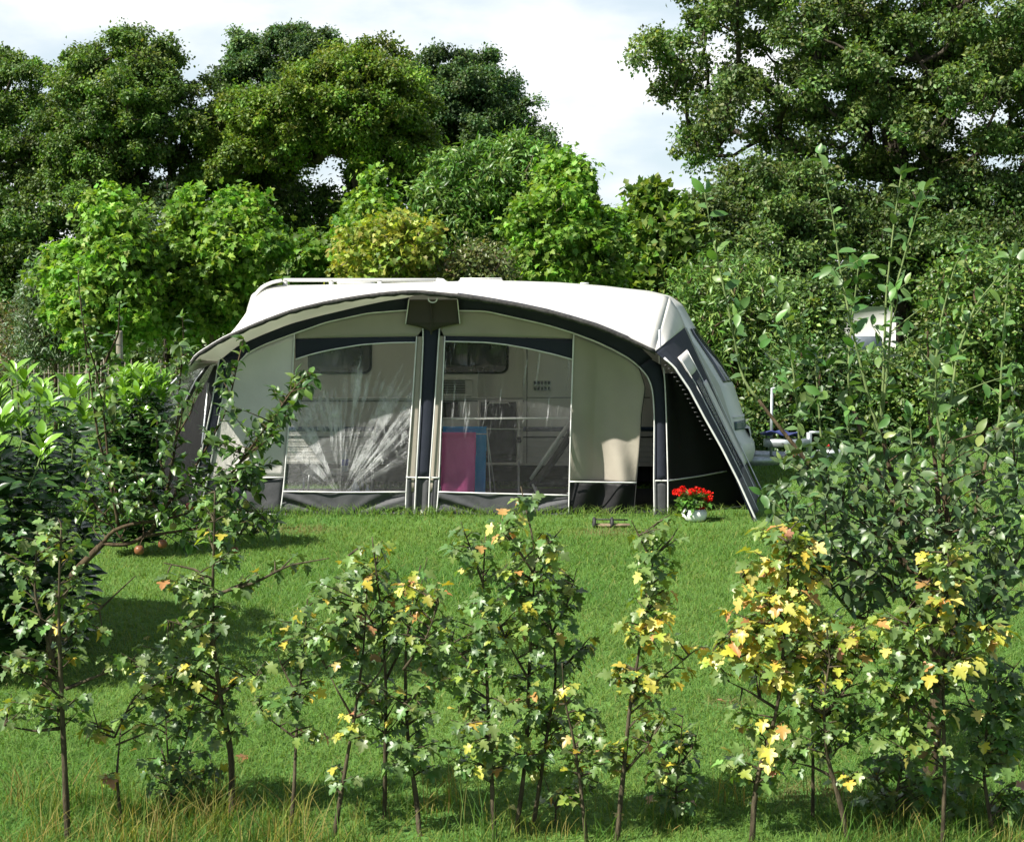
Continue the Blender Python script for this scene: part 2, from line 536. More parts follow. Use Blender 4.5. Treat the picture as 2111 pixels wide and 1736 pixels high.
gm, nt, out = new_mat('lawn_soil')
b = bsdf(nt, None, .95, .1)
tcx = N(nt, 'ShaderNodeTexCoord')
na = N(nt, 'ShaderNodeTexNoise', Scale=.5, Detail=6.0); nb = N(nt, 'ShaderNodeTexNoise', Scale=30.0, Detail=5.0)
for q in (na, nb): nt.links.new(tcx.outputs['Object'], q.inputs['Vector'])
r1 = N(nt, 'ShaderNodeValToRGB')
for e, p_, c_ in zip(r1.color_ramp.elements, (.35, .7), ((.07, .155, .035, 1), (.11, .20, .045, 1))): e.position = p_; e.color = c_
nt.links.new(na.outputs['Fac'], r1.inputs[0])
r2 = N(nt, 'ShaderNodeMapRange'); r2.inputs[1].default_value = .3; r2.inputs[2].default_value = .7; r2.inputs[3].default_value = .55; r2.inputs[4].default_value = 1.35
nt.links.new(nb.outputs['Fac'], r2.inputs[0])
mm = N(nt, 'ShaderNodeMix', data_type='RGBA', blend_type='MULTIPLY'); mm.inputs[0].default_value = 1
nt.links.new(r1.outputs[0], mm.inputs[6]); nt.links.new(r2.outputs[0], mm.inputs[7])
nt.links.new(mm.outputs[2], b.inputs['Base Color'])
bp = N(nt, 'ShaderNodeBump', Strength=.6); bp.inputs['Distance'].default_value = .04
nt.links.new(nb.outputs['Fac'], bp.inputs['Height']); nt.links.new(bp.outputs[0], b.inputs['Normal'])
nt.links.new(b.outputs[0], out.inputs[0])
g = MB(); g.add([(-300, -100, 0), (300, -100, 0), (300, 500, 0), (-300, 500, 0)], [(0, 1, 2, 3)])
tag(g.build('lawn', gm, origin=(0, 0, 0)), 'flat green lawn running from the saplings to the far trees', 'lawn', kind='structure')

GRASS = leaf_mat('grass_blades', .6, .2, .42, (1.2, 1.25, .5))
def blades(name, x, y, h, w, lean, col, mat, segs=2):
    n = len(x); rng = np.random.default_rng(len(name)*7+n)
    a = rng.uniform(0, 2*math.pi, n); dirx, diry = np.cos(a), np.sin(a)
    l = lean*h*rng.random(n)
    fa = a + math.pi/2 + rng.normal(0, .6, n); sx, sy = np.cos(fa), np.sin(fa)
    rows = []
    for i in range(segs):
        f = i/segs; ww = w*(1-f*.6)/2
        cx, cy_, cz = x+dirx*l*f*f, y+diry*l*f*f, h*f*(1-.15*f)
        rows.append(np.stack([cx-sx*ww, cy_-sy*ww, cz], -1)); rows.append(np.stack([cx+sx*ww, cy_+sy*ww, cz], -1))
    rows.append(np.stack([x+dirx*l, y+diry*l, h*.85], -1))
    V = np.stack(rows, 1); k = V.shape[1]
    F = []
    for i in range(segs-1): F += [(2*i, 2*i+1, 2*i+3), (2*i, 2*i+3, 2*i+2)]
    F.append((2*segs-2, 2*segs-1, 2*segs))
    F = np.array(F)
    Fi = (F[None] + (np.arange(n)*k)[:, None, None]).reshape(-1)
    me = np_mesh(name, V.reshape(-1, 3), Fi, np.full(len(Fi)//3, 3), mat, False, None, np.repeat(col, k, 0))
    return link_mesh(name, me, None, (0, 0, 0))

rg = np.random.default_rng(5)
X, Yy = [], []
for (y0, y1, dens) in ((4.9, 7.5, 5200), (7.5, 10.5, 3400), (10.5, 14.0, 2300), (14.0, 20.0, 900), (20.0, 32.0, 260)):
    w1 = .38*y1 + .6
    n = int(dens*(y1-y0)*2*w1*.93)
    yy = rg.uniform(y0, y1, n); xx = rg.uniform(-1, 1, n)*(.36*yy + .5)
    X.append(xx); Yy.append(yy)
X = np.concatenate(X); Yy = np.concatenate(Yy)
ins = (X > -3.1) & (X < 2.75) & (Yy > 15.03) & (Yy < 17.2)
pt = patchiness(X, Yy); br = bare(X, Yy)
k = ~ins & (rg.random(len(X)) > br*.5) & (rg.random(len(X)) < .55 + .6*pt)
X, Yy, pt, br = X[k], Yy[k], pt[k], br[k]
n = len(X)
near = np.clip((Yy-5)/12, 0, 1)
h = (.022 + .03*rg.random(n))*(.7+.7*pt)*(1+.25*near)
edge = (Yy > 14.75) & (Yy < 15.06) & (X > -3.3) & (X < 2.4)
h[edge] *= 2.6
w = .0042 + .005*near
gc = palette(rg, n, [(.085, .20, .046), (.11, .235, .05), (.15, .26, .055), (.26, .27, .09)], [5, 5, 2.4, .6], .16)
dry = (1-pt)[:, None]
gc = gc*(1-.6*dry) + np.array([.20, .25, .05])*.6*dry
gc = gc*(1-.75*br[:, None]) + np.array([.20, .15, .07])*.75*br[:, None]
tag(blades('lawn_grass', X, Yy, h, w, 2.6, gc, GRASS), 'short mown green grass of the lawn', 'grass', kind='stuff')

# unmown grass along the foot of the saplings
rg = np.random.default_rng(17)
tx, ty, th, tcx_, tw = [], [], [], [], []
for i in range(150):
    px = rg.choice([rg.uniform(-40, 900), rg.uniform(0, 600), rg.uniform(900, 2130), rg.uniform(1750, 2130)])
    yb = rg.uniform(5.35, 6.15); c = P(px, 900, yb)
    m = rg.integers(12, 40)
    tx.append(c[0] + rg.normal(0, .06, m)); ty.append(yb + rg.normal(0, .06, m))
    H = rg.uniform(.10, .34) if px < 1000 else rg.uniform(.08, .24)
    th.append(H*rg.uniform(.35, 1, m)); tw.append(np.full(m, .0042))
    dryf = rg.random() < (.55 if px < 1200 else .2)
    cols = [(.30, .25, .08), (.22, .22, .05), (.12, .17, .03)] if dryf else [(.06, .14, .025), (.10, .19, .03), (.16, .20, .04)]
    tcx_.append(palette(rg, m, cols, [3, 2, 2], .2))
tag(blades('tall_grass', np.concatenate(tx), np.concatenate(ty), np.concatenate(th), np.concatenate(tw), 1.1,
           np.concatenate(tcx_), GRASS, 4), 'long yellowing unmown grass round the sapling stems', 'grass', kind='stuff')
# ------------------------------------------------------------------ awning
M_ROOF = canvas('roof_canvas', (.80, .785, .73), .3, .7, .12)
M_GREY = canvas('grey_canvas', (.36, .325, .27), .06)
M_SIDE = canvas('lit_side_canvas', (.66, .63, .59), .06)  # paler than the grey canvas: sunlight on the left panel is in the colour
M_NAVY = canvas('navy_canvas', (.024, .028, .042), .02)
M_CHAR = canvas('charcoal_skirt', (.072, .074, .078), .0, .6, .5)
M_BLACK = canvas('black_mesh', (.024, .024, .025), .0, .8)
M_BSK = canvas('black_skirt', (.012, .012, .013), .0, .6, .5)
M_HEM = simple('dark_hem', (.05, .048, .045), .75, .3, scale=40, amt=.5)
M_PIPE = simple('white_piping', (.74, .74, .72), .45, .4)
M_ALU = simple('bare_aluminium', (.62, .64, .65), .35, .5, .8)
M_BAG = canvas('brown_canvas', (.060, .052, .044), .03)
M_STRAP = simple('black_strap', (.02, .02, .02), .6)

def plastic_film(name, mode):
    """clear foil window: see-through, with creases that turn whitish and catch the sky"""
    m, nt, out = new_mat(name)
    L = nt.links.new
    uv = N(nt, 'ShaderNodeUVMap'); uv.uv_map = 'UVMap'
    s = N(nt, 'ShaderNodeSeparateXYZ'); L(uv.outputs[0], s.inputs[0])
    def math_(op, a, b=None, c=None):
        q = N(nt, 'ShaderNodeMath', operation=op)
        for i, v in enumerate((a, b, c)):
            if v is None: continue
            if hasattr(v, 'is_output'): L(v, q.inputs[i])
            else: q.inputs[i].default_value = v
        return q.outputs[0]
    def noise(x, y, z, sc, det=2.0, ro=.5):
        c = N(nt, 'ShaderNodeCombineXYZ')
        for i, v in enumerate((x, y, z)):
            if hasattr(v, 'is_output'): L(v, c.inputs[i])
            else: c.inputs[i].default_value = v
        q = N(nt, 'ShaderNodeTexNoise', Scale=sc, Detail=det, Roughness=ro); L(c.outputs[0], q.inputs['Vector'])
        return q.outputs['Fac']
    def step(v, a, b):
        q = N(nt, 'ShaderNodeMapRange'); q.interpolation_type = 'SMOOTHSTEP'; L(v, q.inputs[0])
        for i, t in ((1, a), (2, b)):
            if hasattr(t, 'is_output'): L(t, q.inputs[i])
            else: q.inputs[i].default_value = t
        return q.outputs[0]
    u, v = s.outputs[0], s.outputs[1]
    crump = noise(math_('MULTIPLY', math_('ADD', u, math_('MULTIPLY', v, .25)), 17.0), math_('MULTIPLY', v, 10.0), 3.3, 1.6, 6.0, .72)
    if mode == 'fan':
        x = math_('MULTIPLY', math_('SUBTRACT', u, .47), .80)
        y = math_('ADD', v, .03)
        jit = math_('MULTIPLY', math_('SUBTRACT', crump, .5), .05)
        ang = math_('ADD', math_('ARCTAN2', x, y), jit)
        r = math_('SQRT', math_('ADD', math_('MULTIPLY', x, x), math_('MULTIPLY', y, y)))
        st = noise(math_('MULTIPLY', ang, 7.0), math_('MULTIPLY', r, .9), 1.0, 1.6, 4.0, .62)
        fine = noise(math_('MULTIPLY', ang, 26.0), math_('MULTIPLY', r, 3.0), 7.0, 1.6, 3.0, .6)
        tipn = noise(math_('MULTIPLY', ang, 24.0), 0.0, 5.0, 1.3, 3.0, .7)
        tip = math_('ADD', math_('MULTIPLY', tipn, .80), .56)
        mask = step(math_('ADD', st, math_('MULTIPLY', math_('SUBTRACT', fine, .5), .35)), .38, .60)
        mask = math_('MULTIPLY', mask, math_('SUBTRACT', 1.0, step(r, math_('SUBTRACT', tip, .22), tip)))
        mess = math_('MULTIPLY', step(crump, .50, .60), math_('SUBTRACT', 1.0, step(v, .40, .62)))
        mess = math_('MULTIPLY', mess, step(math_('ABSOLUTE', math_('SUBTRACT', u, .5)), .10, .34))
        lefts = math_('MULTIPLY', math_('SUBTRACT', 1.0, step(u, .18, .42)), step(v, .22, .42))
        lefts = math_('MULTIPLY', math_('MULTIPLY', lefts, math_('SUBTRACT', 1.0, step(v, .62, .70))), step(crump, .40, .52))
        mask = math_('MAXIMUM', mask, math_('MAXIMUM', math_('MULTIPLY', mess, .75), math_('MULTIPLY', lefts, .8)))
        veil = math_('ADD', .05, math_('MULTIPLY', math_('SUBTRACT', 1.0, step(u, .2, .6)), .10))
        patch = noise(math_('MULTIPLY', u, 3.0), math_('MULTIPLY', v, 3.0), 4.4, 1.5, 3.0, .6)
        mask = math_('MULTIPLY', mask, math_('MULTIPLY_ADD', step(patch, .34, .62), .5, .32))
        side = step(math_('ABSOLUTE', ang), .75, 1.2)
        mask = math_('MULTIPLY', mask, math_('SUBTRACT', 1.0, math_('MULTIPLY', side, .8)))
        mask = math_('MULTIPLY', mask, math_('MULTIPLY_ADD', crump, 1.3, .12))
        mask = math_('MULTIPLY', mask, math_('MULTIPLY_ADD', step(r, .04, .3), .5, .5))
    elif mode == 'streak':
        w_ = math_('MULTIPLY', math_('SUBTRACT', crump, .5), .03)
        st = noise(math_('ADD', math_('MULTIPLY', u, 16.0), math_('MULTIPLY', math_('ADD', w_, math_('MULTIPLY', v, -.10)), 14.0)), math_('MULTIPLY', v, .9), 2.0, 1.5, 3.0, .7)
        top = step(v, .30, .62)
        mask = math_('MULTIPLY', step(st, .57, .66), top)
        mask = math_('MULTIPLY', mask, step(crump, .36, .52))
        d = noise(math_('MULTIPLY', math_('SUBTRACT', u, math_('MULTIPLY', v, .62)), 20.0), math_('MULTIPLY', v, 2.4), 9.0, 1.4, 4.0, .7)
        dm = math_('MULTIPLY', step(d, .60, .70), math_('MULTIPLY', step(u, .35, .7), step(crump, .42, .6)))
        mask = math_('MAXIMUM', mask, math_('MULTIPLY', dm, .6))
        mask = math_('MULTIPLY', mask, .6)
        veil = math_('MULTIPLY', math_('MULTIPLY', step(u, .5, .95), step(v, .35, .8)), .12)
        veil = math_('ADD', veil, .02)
    else:
        mask = math_('MULTIPLY', step(crump, .5, .7), .16)
        veil = .08
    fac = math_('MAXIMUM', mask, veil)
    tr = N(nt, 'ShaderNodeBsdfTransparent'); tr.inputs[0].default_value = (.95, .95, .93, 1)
    b = bsdf(nt, (.86, .86, .87), .2, 1.0)  # whitish coat under the streak masks paints reflected sky into the film
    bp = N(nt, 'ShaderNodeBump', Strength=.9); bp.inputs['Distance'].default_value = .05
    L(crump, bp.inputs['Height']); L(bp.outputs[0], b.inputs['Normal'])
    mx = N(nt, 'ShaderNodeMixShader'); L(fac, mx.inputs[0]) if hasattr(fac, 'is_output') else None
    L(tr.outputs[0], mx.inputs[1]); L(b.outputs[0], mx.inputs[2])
    gl = N(nt, 'ShaderNodeBsdfGlossy'); gl.inputs['Roughness'].default_value = .06; L(bp.outputs[0], gl.inputs['Normal'])
    fr = N(nt, 'ShaderNodeFresnel', IOR=1.28); L(bp.outputs[0], fr.inputs['Normal'])
    mx2 = N(nt, 'ShaderNodeMixShader'); L(fr.outputs[0], mx2.inputs[0]); L(mx.outputs[0], mx2.inputs[1]); L(gl.outputs[0], mx2.inputs[2])
    L(mx2.outputs[0], out.inputs[0])
    return m
M_FILM_L, M_FILM_R, M_FILM_S = plastic_film('creased_glint_film', 'fan'), plastic_film('clear_film', 'streak'), plastic_film('side_film', 'side')

AW = empty('caravan_awning', (-.6, 15.0, 0), 'large white domed tent awning with navy trim and clear windows fixed to the caravan', 'awning')
ZW = 15.0
def loft(A, B, nu, nv, ZA=ZW, ZB=None, disp=None, off=0.0):
    """cloth stretched between two seams, A and B; disp(u, v) bulges it towards the viewer"""
    a, b = resample(A, nu), resample(B, nu)
    ZB = ZA if ZB is None else ZB
    G = np.zeros((nu, nv, 3))
    za = np.linspace(*ZA, nu) if isinstance(ZA, tuple) else np.full(nu, ZA)
    zb = np.linspace(*ZB, nu) if isinstance(ZB, tuple) else np.full(nu, ZB)
    for i in range(nu):
        p, q = P(*a[i], za[i]), P(*b[i], zb[i])
        for j in range(nv):
            f = j/(nv-1); G[i, j] = p + (q-p)*f
            G[i, j, 1] -= off + (disp(i/(nu-1), f) if disp else 0)
    return G
def panel(name, A, B, mat, nu=16, nv=16, parent=AW, disp=None, off=0.0, ZA=ZW, ZB=None, thick=.003, label=None):
    mb = MB(); mb.grid(loft(A, B, nu, nv, ZA, ZB, disp, off))
    o = mb.build(name, mat, parent, smooth=True, solid=thick)
    if label: o['label'] = label
    return o
def piping(parent, lines, r=.0075, Y=ZW-.012, mat=None, name='piping'):
    for ln in lines:
        ys = ln[1] if len(ln) > 1 else (Y, Y)
        q = smooth_curve(ln[0], max(6, len(ln[0])*4), 1); yy = np.linspace(ys[0], ys[1], len(q))
        mb = MB(); mb.tube([P(a, b_, c) for (a, b_), c in zip(q, yy)], r, 6)
        mb.build(name, mat or M_PIPE, parent, smooth=True)
def wr(amp, fu, fv, seed):
    return lambda u, v: amp*(float(vnoise(np.array([u*fu+seed, v*fv+seed*.7, seed]))) - .5)

FE = smooth_curve([(393,748),(398,736),(459,698),(536,664),(601,640),(672,623),(743,611),(800,604),(845,601),(868,601),(905,605),(948,609),(1019,620),(1080,631),(1143,645),(1231,671),(1291,696),(1351,724)], 70, 1)
WT = []
for x, y in FE:
    if x < 452: dy = np.interp(x, [393, 452], [3, 42])
    elif x < 870: dy = np.interp(x, [452, 491, 581, 678, 839, 870], [42, 29, 27, 25, 13, 3])
    else: dy = -2
    WT.append((x, y+dy))
BR = smooth_curve([(514,690),(514,655),(519,628),(530,608),(548,597),(575,592),(640,590),(760,588),(843,586),(950,583),(1020,582),(1100,582),(1200,588),(1300,597),(1345,604),(1379,613)], 70, 1)
def roof_grid():
    n = len(FE); rows = []
    f = np.array([P(x, y, 14.5) for x, y in FE]); w = np.array([P(x, y, 15.0) for x, y in WT]); bk = np.array([P(x, y, 17.28) for x, y in BR])
    for j in range(4): rows.append(f + (w-f)*j/3)
    for j in range(1, 15):
        t = j/14; q = w + (bk-w)*t
        q[:, 2] += .05*math.sin(math.pi*t) * np.interp(np.linspace(0, 1, n), [0, .15, .85, 1], [0, 1, 1, 0])
        # the cloth dips a little between the three ridge poles
        q[:, 2] -= .018*math.sin(math.pi*t)*(1-np.abs(np.cos(np.linspace(0, 1, n)*math.pi*3)))
        rows.append(q)
    return np.array(rows)
mb = MB(); mb.grid(roof_grid()); ROOF = mb.build('roof', M_ROOF, AW, smooth=True, solid=.004)
# dark hem that edges the canopy, scalloped a little
hem = []
for k, (x, y) in enumerate(FE):
    top = P(x, y-1, 14.497)
    hem.append([top + np.array([0, -.006, .008]), top + np.array([0, -.010, -.012]), top + np.array([0, -.002+.004*math.sin(k*1.9), -.040-.006*math.sin(k*2.3)])])
mb = MB(); mb.grid(np.array(hem)); mb.build('roof_hem', M_HEM, AW, smooth=True, solid=.006)
rp_ = MB(); rp_.tube([P(x, y-2.5, 14.495) for x, y in FE[:30]], .006, 6); rp_.build('piping', M_PIPE, ROOF, smooth=True)
# gables of the roof cloth: they share the end seams of the roof
RG = roof_grid()
for colm, corner, low, bulge in ((-1, P(1351, 724, 14.5), P(1411, 676, 17.28), .03), (0, P(394, 748, 14.5), P(510, 752, 17.28), -.02)):
    seam = RG[:, colm]; n_ = len(seam)
    d_ = np.concatenate(([0], np.cumsum(np.linalg.norm(np.diff(seam, axis=0), axis=1)))); d_ /= d_[-1]
    G = np.array([[seam[i]*(1-f) + (seam[0]*(1-d_[i]) + low*d_[i])*f + np.array([bulge*math.sin(math.pi*f)*d_[i], 0, 0]) for f in np.linspace(0, 1, 10)] for i in range(n_)])
    mb = MB(); mb.grid(G); mb.build('roof_gable', M_ROOF, AW, smooth=True, solid=.004)

# --- front wall
BL = [(510,728),(549,709),(607,688),(672,665),(759,646),(826,641),(843,640)]
BRt = [(943,641),(1001,642),(1069,657),(1130,671),(1182,687),(1230,705),(1266,722),(1300,741),(1317,756)]
wtop = lambda x: (x, at_x(WT, x)-3)
# navy arch band, running down into the two outer columns
colR_in = [(1317,756),(1337,777),(1346,806),(1349,860),(1348,991)]
colR_out = [(1340,740),(1362,752),(1371,790),(1374,869),(1377,991)]
bandL = panel('arch_band', [wtop(x) for x in (452,500,549,607,672,759,826,843)], [(485,752)]+BL, M_NAVY, 26, 5, disp=wr(.02, 9, 2, 3))
bandR = panel('arch_band', [wtop(x) for x in (943,1001,1069,1130,1182,1230,1266,1300)]+[(1345,740)], BRt, M_NAVY, 26, 5, disp=wr(.02, 9, 2, 5))
colL_in = [(510,728),(485,757),(462,806),(445,900),(425,1002)]
colL_out = [(452,740),(449,757),(435,843),(416,930),(401,993)]
cL = panel('corner_column', colL_out, colL_in, M_NAVY, 18, 5, off=.004)
cR = panel('corner_column', colR_out, colR_in, M_NAVY, 22, 5, off=.004, disp=lambda u, v: .03*math.sin(math.pi*v))
kL = panel('column_skirt', [(401,988),(393,1050)], [(426,986),(411,1056)], M_CHAR, 8, 5, off=.004)
kR = panel('column_skirt', [(1348,991),(1349,1066)], [(1377,991),(1377,1066)], M_CHAR, 8, 5, off=.004, disp=lambda u, v: .02*math.sin(math.pi*v))
# plain grey end panel, sunlight painted in by its paler cloth
gl_ = panel('canvas_panel', [(510,730),(486,757),(463,806),(446,900),(426,987)], [(607,690),(604,757),(600,806),(593,900),(584,984)], M_SIDE, 26, 20, disp=lambda u, v: .035*math.sin(math.pi*v)*u + .016*math.sin(7*v+5*u)*u)
sl_ = panel('skirt', [(426,987),(411,1052)], [(584,984),(577,1061)], M_CHAR, 10, 20, disp=wr(.03, 3, 6, 8))
# window bays: header, valance, film, skirt
def valL(x): return float(np.interp(x, [609,640,678,743,800,857], [741,731,722,711,707,706]))
def valR(x): return float(np.interp(x, [917,1001,1045,1090,1143,1182], [704,706,711,719,731,742]))
hL = panel('header_panel', [(607,688),(672,665),(759,646),(826,641),(843,641),(872,668)], [(609,699),(672,697),(759,696),(826,695),(845,694),(873,694)], M_GREY, 24, 6)
hR = panel('header_panel', [(905,668),(943,641),(1001,642),(1069,657),(1130,671),(1183,687)], [(905,693),(943,694),(1001,695),(1069,696),(1130,697),(1183,699)], M_GREY, 24, 6)
vL = panel('valance', [(609,699),(734,696),(859,694)], [(x, valL(x)) for x in (609,640,678,743,800,857)], M_NAVY, 20, 5, off=.004)
vR = panel('valance', [(917,693),(1050,696),(1183,699)], [(x, valR(x)) for x in (917,1001,1045,1090,1143,1182)], M_NAVY, 20, 5, off=.004)
fan_ = lambda u, v: .028*math.sin(math.atan2((v-.47)*.8, 1.03-u)*26)*min(1, (1.05-u)*1.6)*max(0, u-.05)
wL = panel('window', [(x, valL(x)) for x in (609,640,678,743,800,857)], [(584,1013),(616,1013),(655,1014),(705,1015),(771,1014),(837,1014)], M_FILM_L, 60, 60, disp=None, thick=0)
wR = panel('window', [(x, valR(x)) for x in (917,960,1001,1045,1090,1143,1182)], [(904,1014),(950,1015),(993,1016),(1036,1017),(1080,1018),(1130,1020),(1172,1021)], M_FILM_R, 40, 40, disp=wr(.03, 5, 3, 2), thick=0)
# uv runs u = across, v = up
for w_ in (wL, wR):
    me = w_.data; l = me.uv_layers['UVMap'].data; a = np.zeros(len(l)*2, np.float32); l.foreach_get('uv', a); a = a.reshape(-1, 2)
    b2 = np.stack([a[:, 1], 1-a[:, 0]], 1); l.foreach_set('uv', np.ascontiguousarray(b2, np.float32).ravel())
def star(u, v):
    a = math.atan2(v-.5, 1.0-u+.02)
    return (.020*math.sin(a*11)+.014*math.sin(a*23+1))*min(1, .3+abs(v-.5)*2.2)*(1-abs(u-.5)*.9)
skL = panel('skirt', [(584,1014),(705,1016),(837,1015)], [(577,1061),(707,1066),(837,1065)], M_CHAR, 60, 14, disp=lambda u, v: star(v, u))
skR = panel('skirt', [(904,1015),(1040,1018),(1172,1022)], [(899,1064),(1040,1068),(1171,1066)], M_CHAR, 60, 14, disp=lambda u, v: star(v, u))
# centre post: grey, navy, grey
g1 = panel('canvas_panel', [(859,694),(848,860),(837,1014),(838,986)][:3], [(873,677),(866,840),(858,1014)], M_GREY, 20, 4)
g2 = panel('canvas_panel', [(905,673),(896,840),(885,1014)], [(917,696),(910,860),(904,1014)], M_GREY, 20, 4)
cc = panel('centre_column', [(873,672),(866,840),(858,984)], [(905,672),(896,840),(886,984)], M_NAVY, 22, 5, off=.004, disp=lambda u, v: .02*math.sin(math.pi*v))
kc = panel('column_skirt', [(837,984),(836,1066)], [(905,985),(899,1065)], M_CHAR, 10, 20, off=.006, disp=lambda u, v: .012*math.sin(v*22))
# brown storm bag at the ridge
bag = panel('ridge_flap', [(843,618),(836,669)], [(943,618),(948,668)], M_BAG, 12, 15, off=.05, disp=lambda u, v: .05*(1-abs(v-.5)*2))
bt = panel('ridge_flap', [(836,668),(866,674),(888,683)], [(948,667),(912,674),(890,684)], M_BAG, 6, 8, off=.05, disp=lambda u, v: .05*(1-abs(v-.5)*2))
piping(bag, [([(843,618),(836,669)],), ([(943,618),(948,668)],)], .006, ZW-.06)
mb = MB(); mb.tube([P(890, 622, 14.88), P(889, 690, 14.88)], .010, 8); mb.build('ridge_pole', M_BAG, AW, smooth=True)
mb = MB(); mb.tube([P(892+9*math.cos(a), 617+7*math.sin(a), 14.6) for a in np.linspace(-.3, 3.5, 12)], .007, 6); mb.build('ring', M_PIPE, AW, smooth=True)
# the drawn-back door curtain
dl = [(1183,690),(1179,800),(1176,900),(1174,993)]
dr = [(1317,758),(1331,797),(1323,851),(1317,939),(1312,995)]
fold = lambda u, v: .05*math.sin(v*7.5+1.2*u+.3)*(v*u)**.6 + .03*math.sin(v*15-u*3)*u*v + .02*math.sin(4*(u-v)*3)*u
topc = [(1183,690),(1230,707),(1266,724),(1300,742),(1317,758)]
mb = MB(); G = np.zeros((44, 40, 3))
L_, R_ = resample(dl, 44), resample([(1317,758),(1331,800),(1323,851),(1317,939),(1312,995)], 44); T_ = resample(topc, 40)
for i in range(44):
    for j in range(40):
        f = j/39; t = i/43
        x = L_[i,0]*(1-f)+R_[i,0]*f; ylin = L_[i,1]*(1-f)+R_[i,1]*f
        y0 = L_[0,1]*(1-f)+R_[0,1]*f
        y = ylin + (T_[j,1]-y0)*(1-t)
        p_ = P(x, y, ZW+.15*min(1, f*3)*min(1, .35+t)); p_[1] -= fold(t, f); G[i, j] = p_
mb.grid(G); door = mb.build('door_curtain', M_GREY, AW, smooth=True, solid=.004)
dsk = panel('skirt', [(1174,994),(1172,1066)], [(1312,996),(1305,1071)], M_BSK, 12, 40, parent=door, disp=lambda u, v: fold(1-u*.3, v)*1.0, ZA=ZW+.02, ZB=ZW+.15)
piping(door, [([(1183,690),(1179,800),(1176,900),(1172,1066)],), ([(1174,993),(1240,994),(1312,995)], (ZW-.03, ZW+.06))])
piping(door, [(dr+[(1306,1070)], (ZW+.05, ZW+.07))], .005, mat=M_STRAP, name='zip')
# piping seams
piping(bandL, [([(485,756)]+BL,)])
piping(bandR, [(BRt,)])
piping(cL, [(colL_in+[(411,1054)],), (colL_out+[(393,1048)],)])
piping(cR, [(colR_in+[(1349,1066)],), ([(1368,758)]+colR_out[2:]+[(1377,1066)],)], Y=ZW-.035)
piping(kR, [([(1348,991),(1377,991)],)], Y=ZW-.03)
piping(sl_, [([(396,986),(500,986),(584,984)],), ([(400,1050),(500,1057),(577,1061)],)])
piping(wL, [([(607,688),(602,800),(584,1013),(577,1062)],), ([(859,694),(848,860),(837,1014),(836,1067)],), ([(584,1013),(705,1015),(837,1014)],)])
piping(vL, [([(609,741),(640,731),(678,722),(743,711),(800,707),(857,706)],)])
piping(skL, [([(577,1062),(707,1067),(837,1066)],)], .009)
piping(wR, [([(917,693),(910,860),(904,1014),(899,1066)],), ([(904,1014),(1040,1018),(1172,1021)],), ([(1182,699),(1179,800),(1176,900)],)])
piping(vR, [([(917,704),(1001,706),(1045,711),(1090,719),(1143,731),(1182,742)],)])
piping(skR, [([(899,1065),(1040,1069),(1171,1067)],)], .008)
piping(cc, [([(871,664),(873,690),(866,840),(858,984),(854,1066)],), ([(907,664),(905,690),(896,840),(886,984),(883,1066)],)], Y=ZW-.03)
piping(kc, [([(837,984),(905,985)],)], Y=ZW-.022)
# inner front rail and slanting brace seen through the film
mb = MB(); mb.tube([P(913, 863, 15.1), P(1178, 862, 15.1)], .011, 8); mb.build('rail', M_PIPE, AW, smooth=True)
mb = MB()
for x0, x1 in ((871, 872), (1360, 1362), (430, 402)):
    mb = MB(); mb.tube([P(x0, 680 if x0 != 430 else 790, 15.06), P(x1, 1071, 15.06)], .014, 8); mb.build('pole', M_ALU, AW, smooth=True)
# feet and elastic pegs
for x in (583, 838, 856, 886, 900):
    mb = MB(); c = P(x, 1066, 14.97)
    mb.tube([c, c+np.array([.0, -.03, -.03]), np.array([c[0]+.01, 14.9, .0])], [.014, .012, .006], 6); mb.build('peg', M_STRAP, AW, smooth=True)
mb = MB(); c = P(870, 1062, 14.93); mb.tube([c+np.array([0, 0, .05]), np.array([c[0], 14.93, 0])], .018, 8); mb.build('pole_foot', M_PIPE, AW, smooth=True)

# --- dark mesh corner panel beside the column
def YB(x): return 15.0 + .65*(x-1377)/158
mb = MB(); G = []
Lc = resample([(1371,770),(1374,869),(1377,1066)], 30); Rc = resample([(1398,770),(1434,830),(1474,900),(1514,985),(1552,1041)], 30)
for i in range(30):
    row = []
    for j in range(16):
        f = j/15; x = Lc[i,0]*(1-f)+Rc[i,0]*f; y = Lc[i,1]*(1-f)+Rc[i,1]*f
        q = P(x, y, YB(x)); q[1] -= .025*math.sin(f*9+i*.12)*(1-f); row.append(q)
    G.append(row)
mb.grid(np.array(G)); mesh_p = mb.build('mesh_panel', M_BLACK, AW, smooth=True, solid=.003)
piping(mesh_p, [([(1377,991),(1440,982),(1498,971)], (YB(1377)-.03, YB(1498)-.03)), ([(1377,1067),(1457,1054),(1538,1042)], (YB(1377)-.03, YB(1538)-.03))])
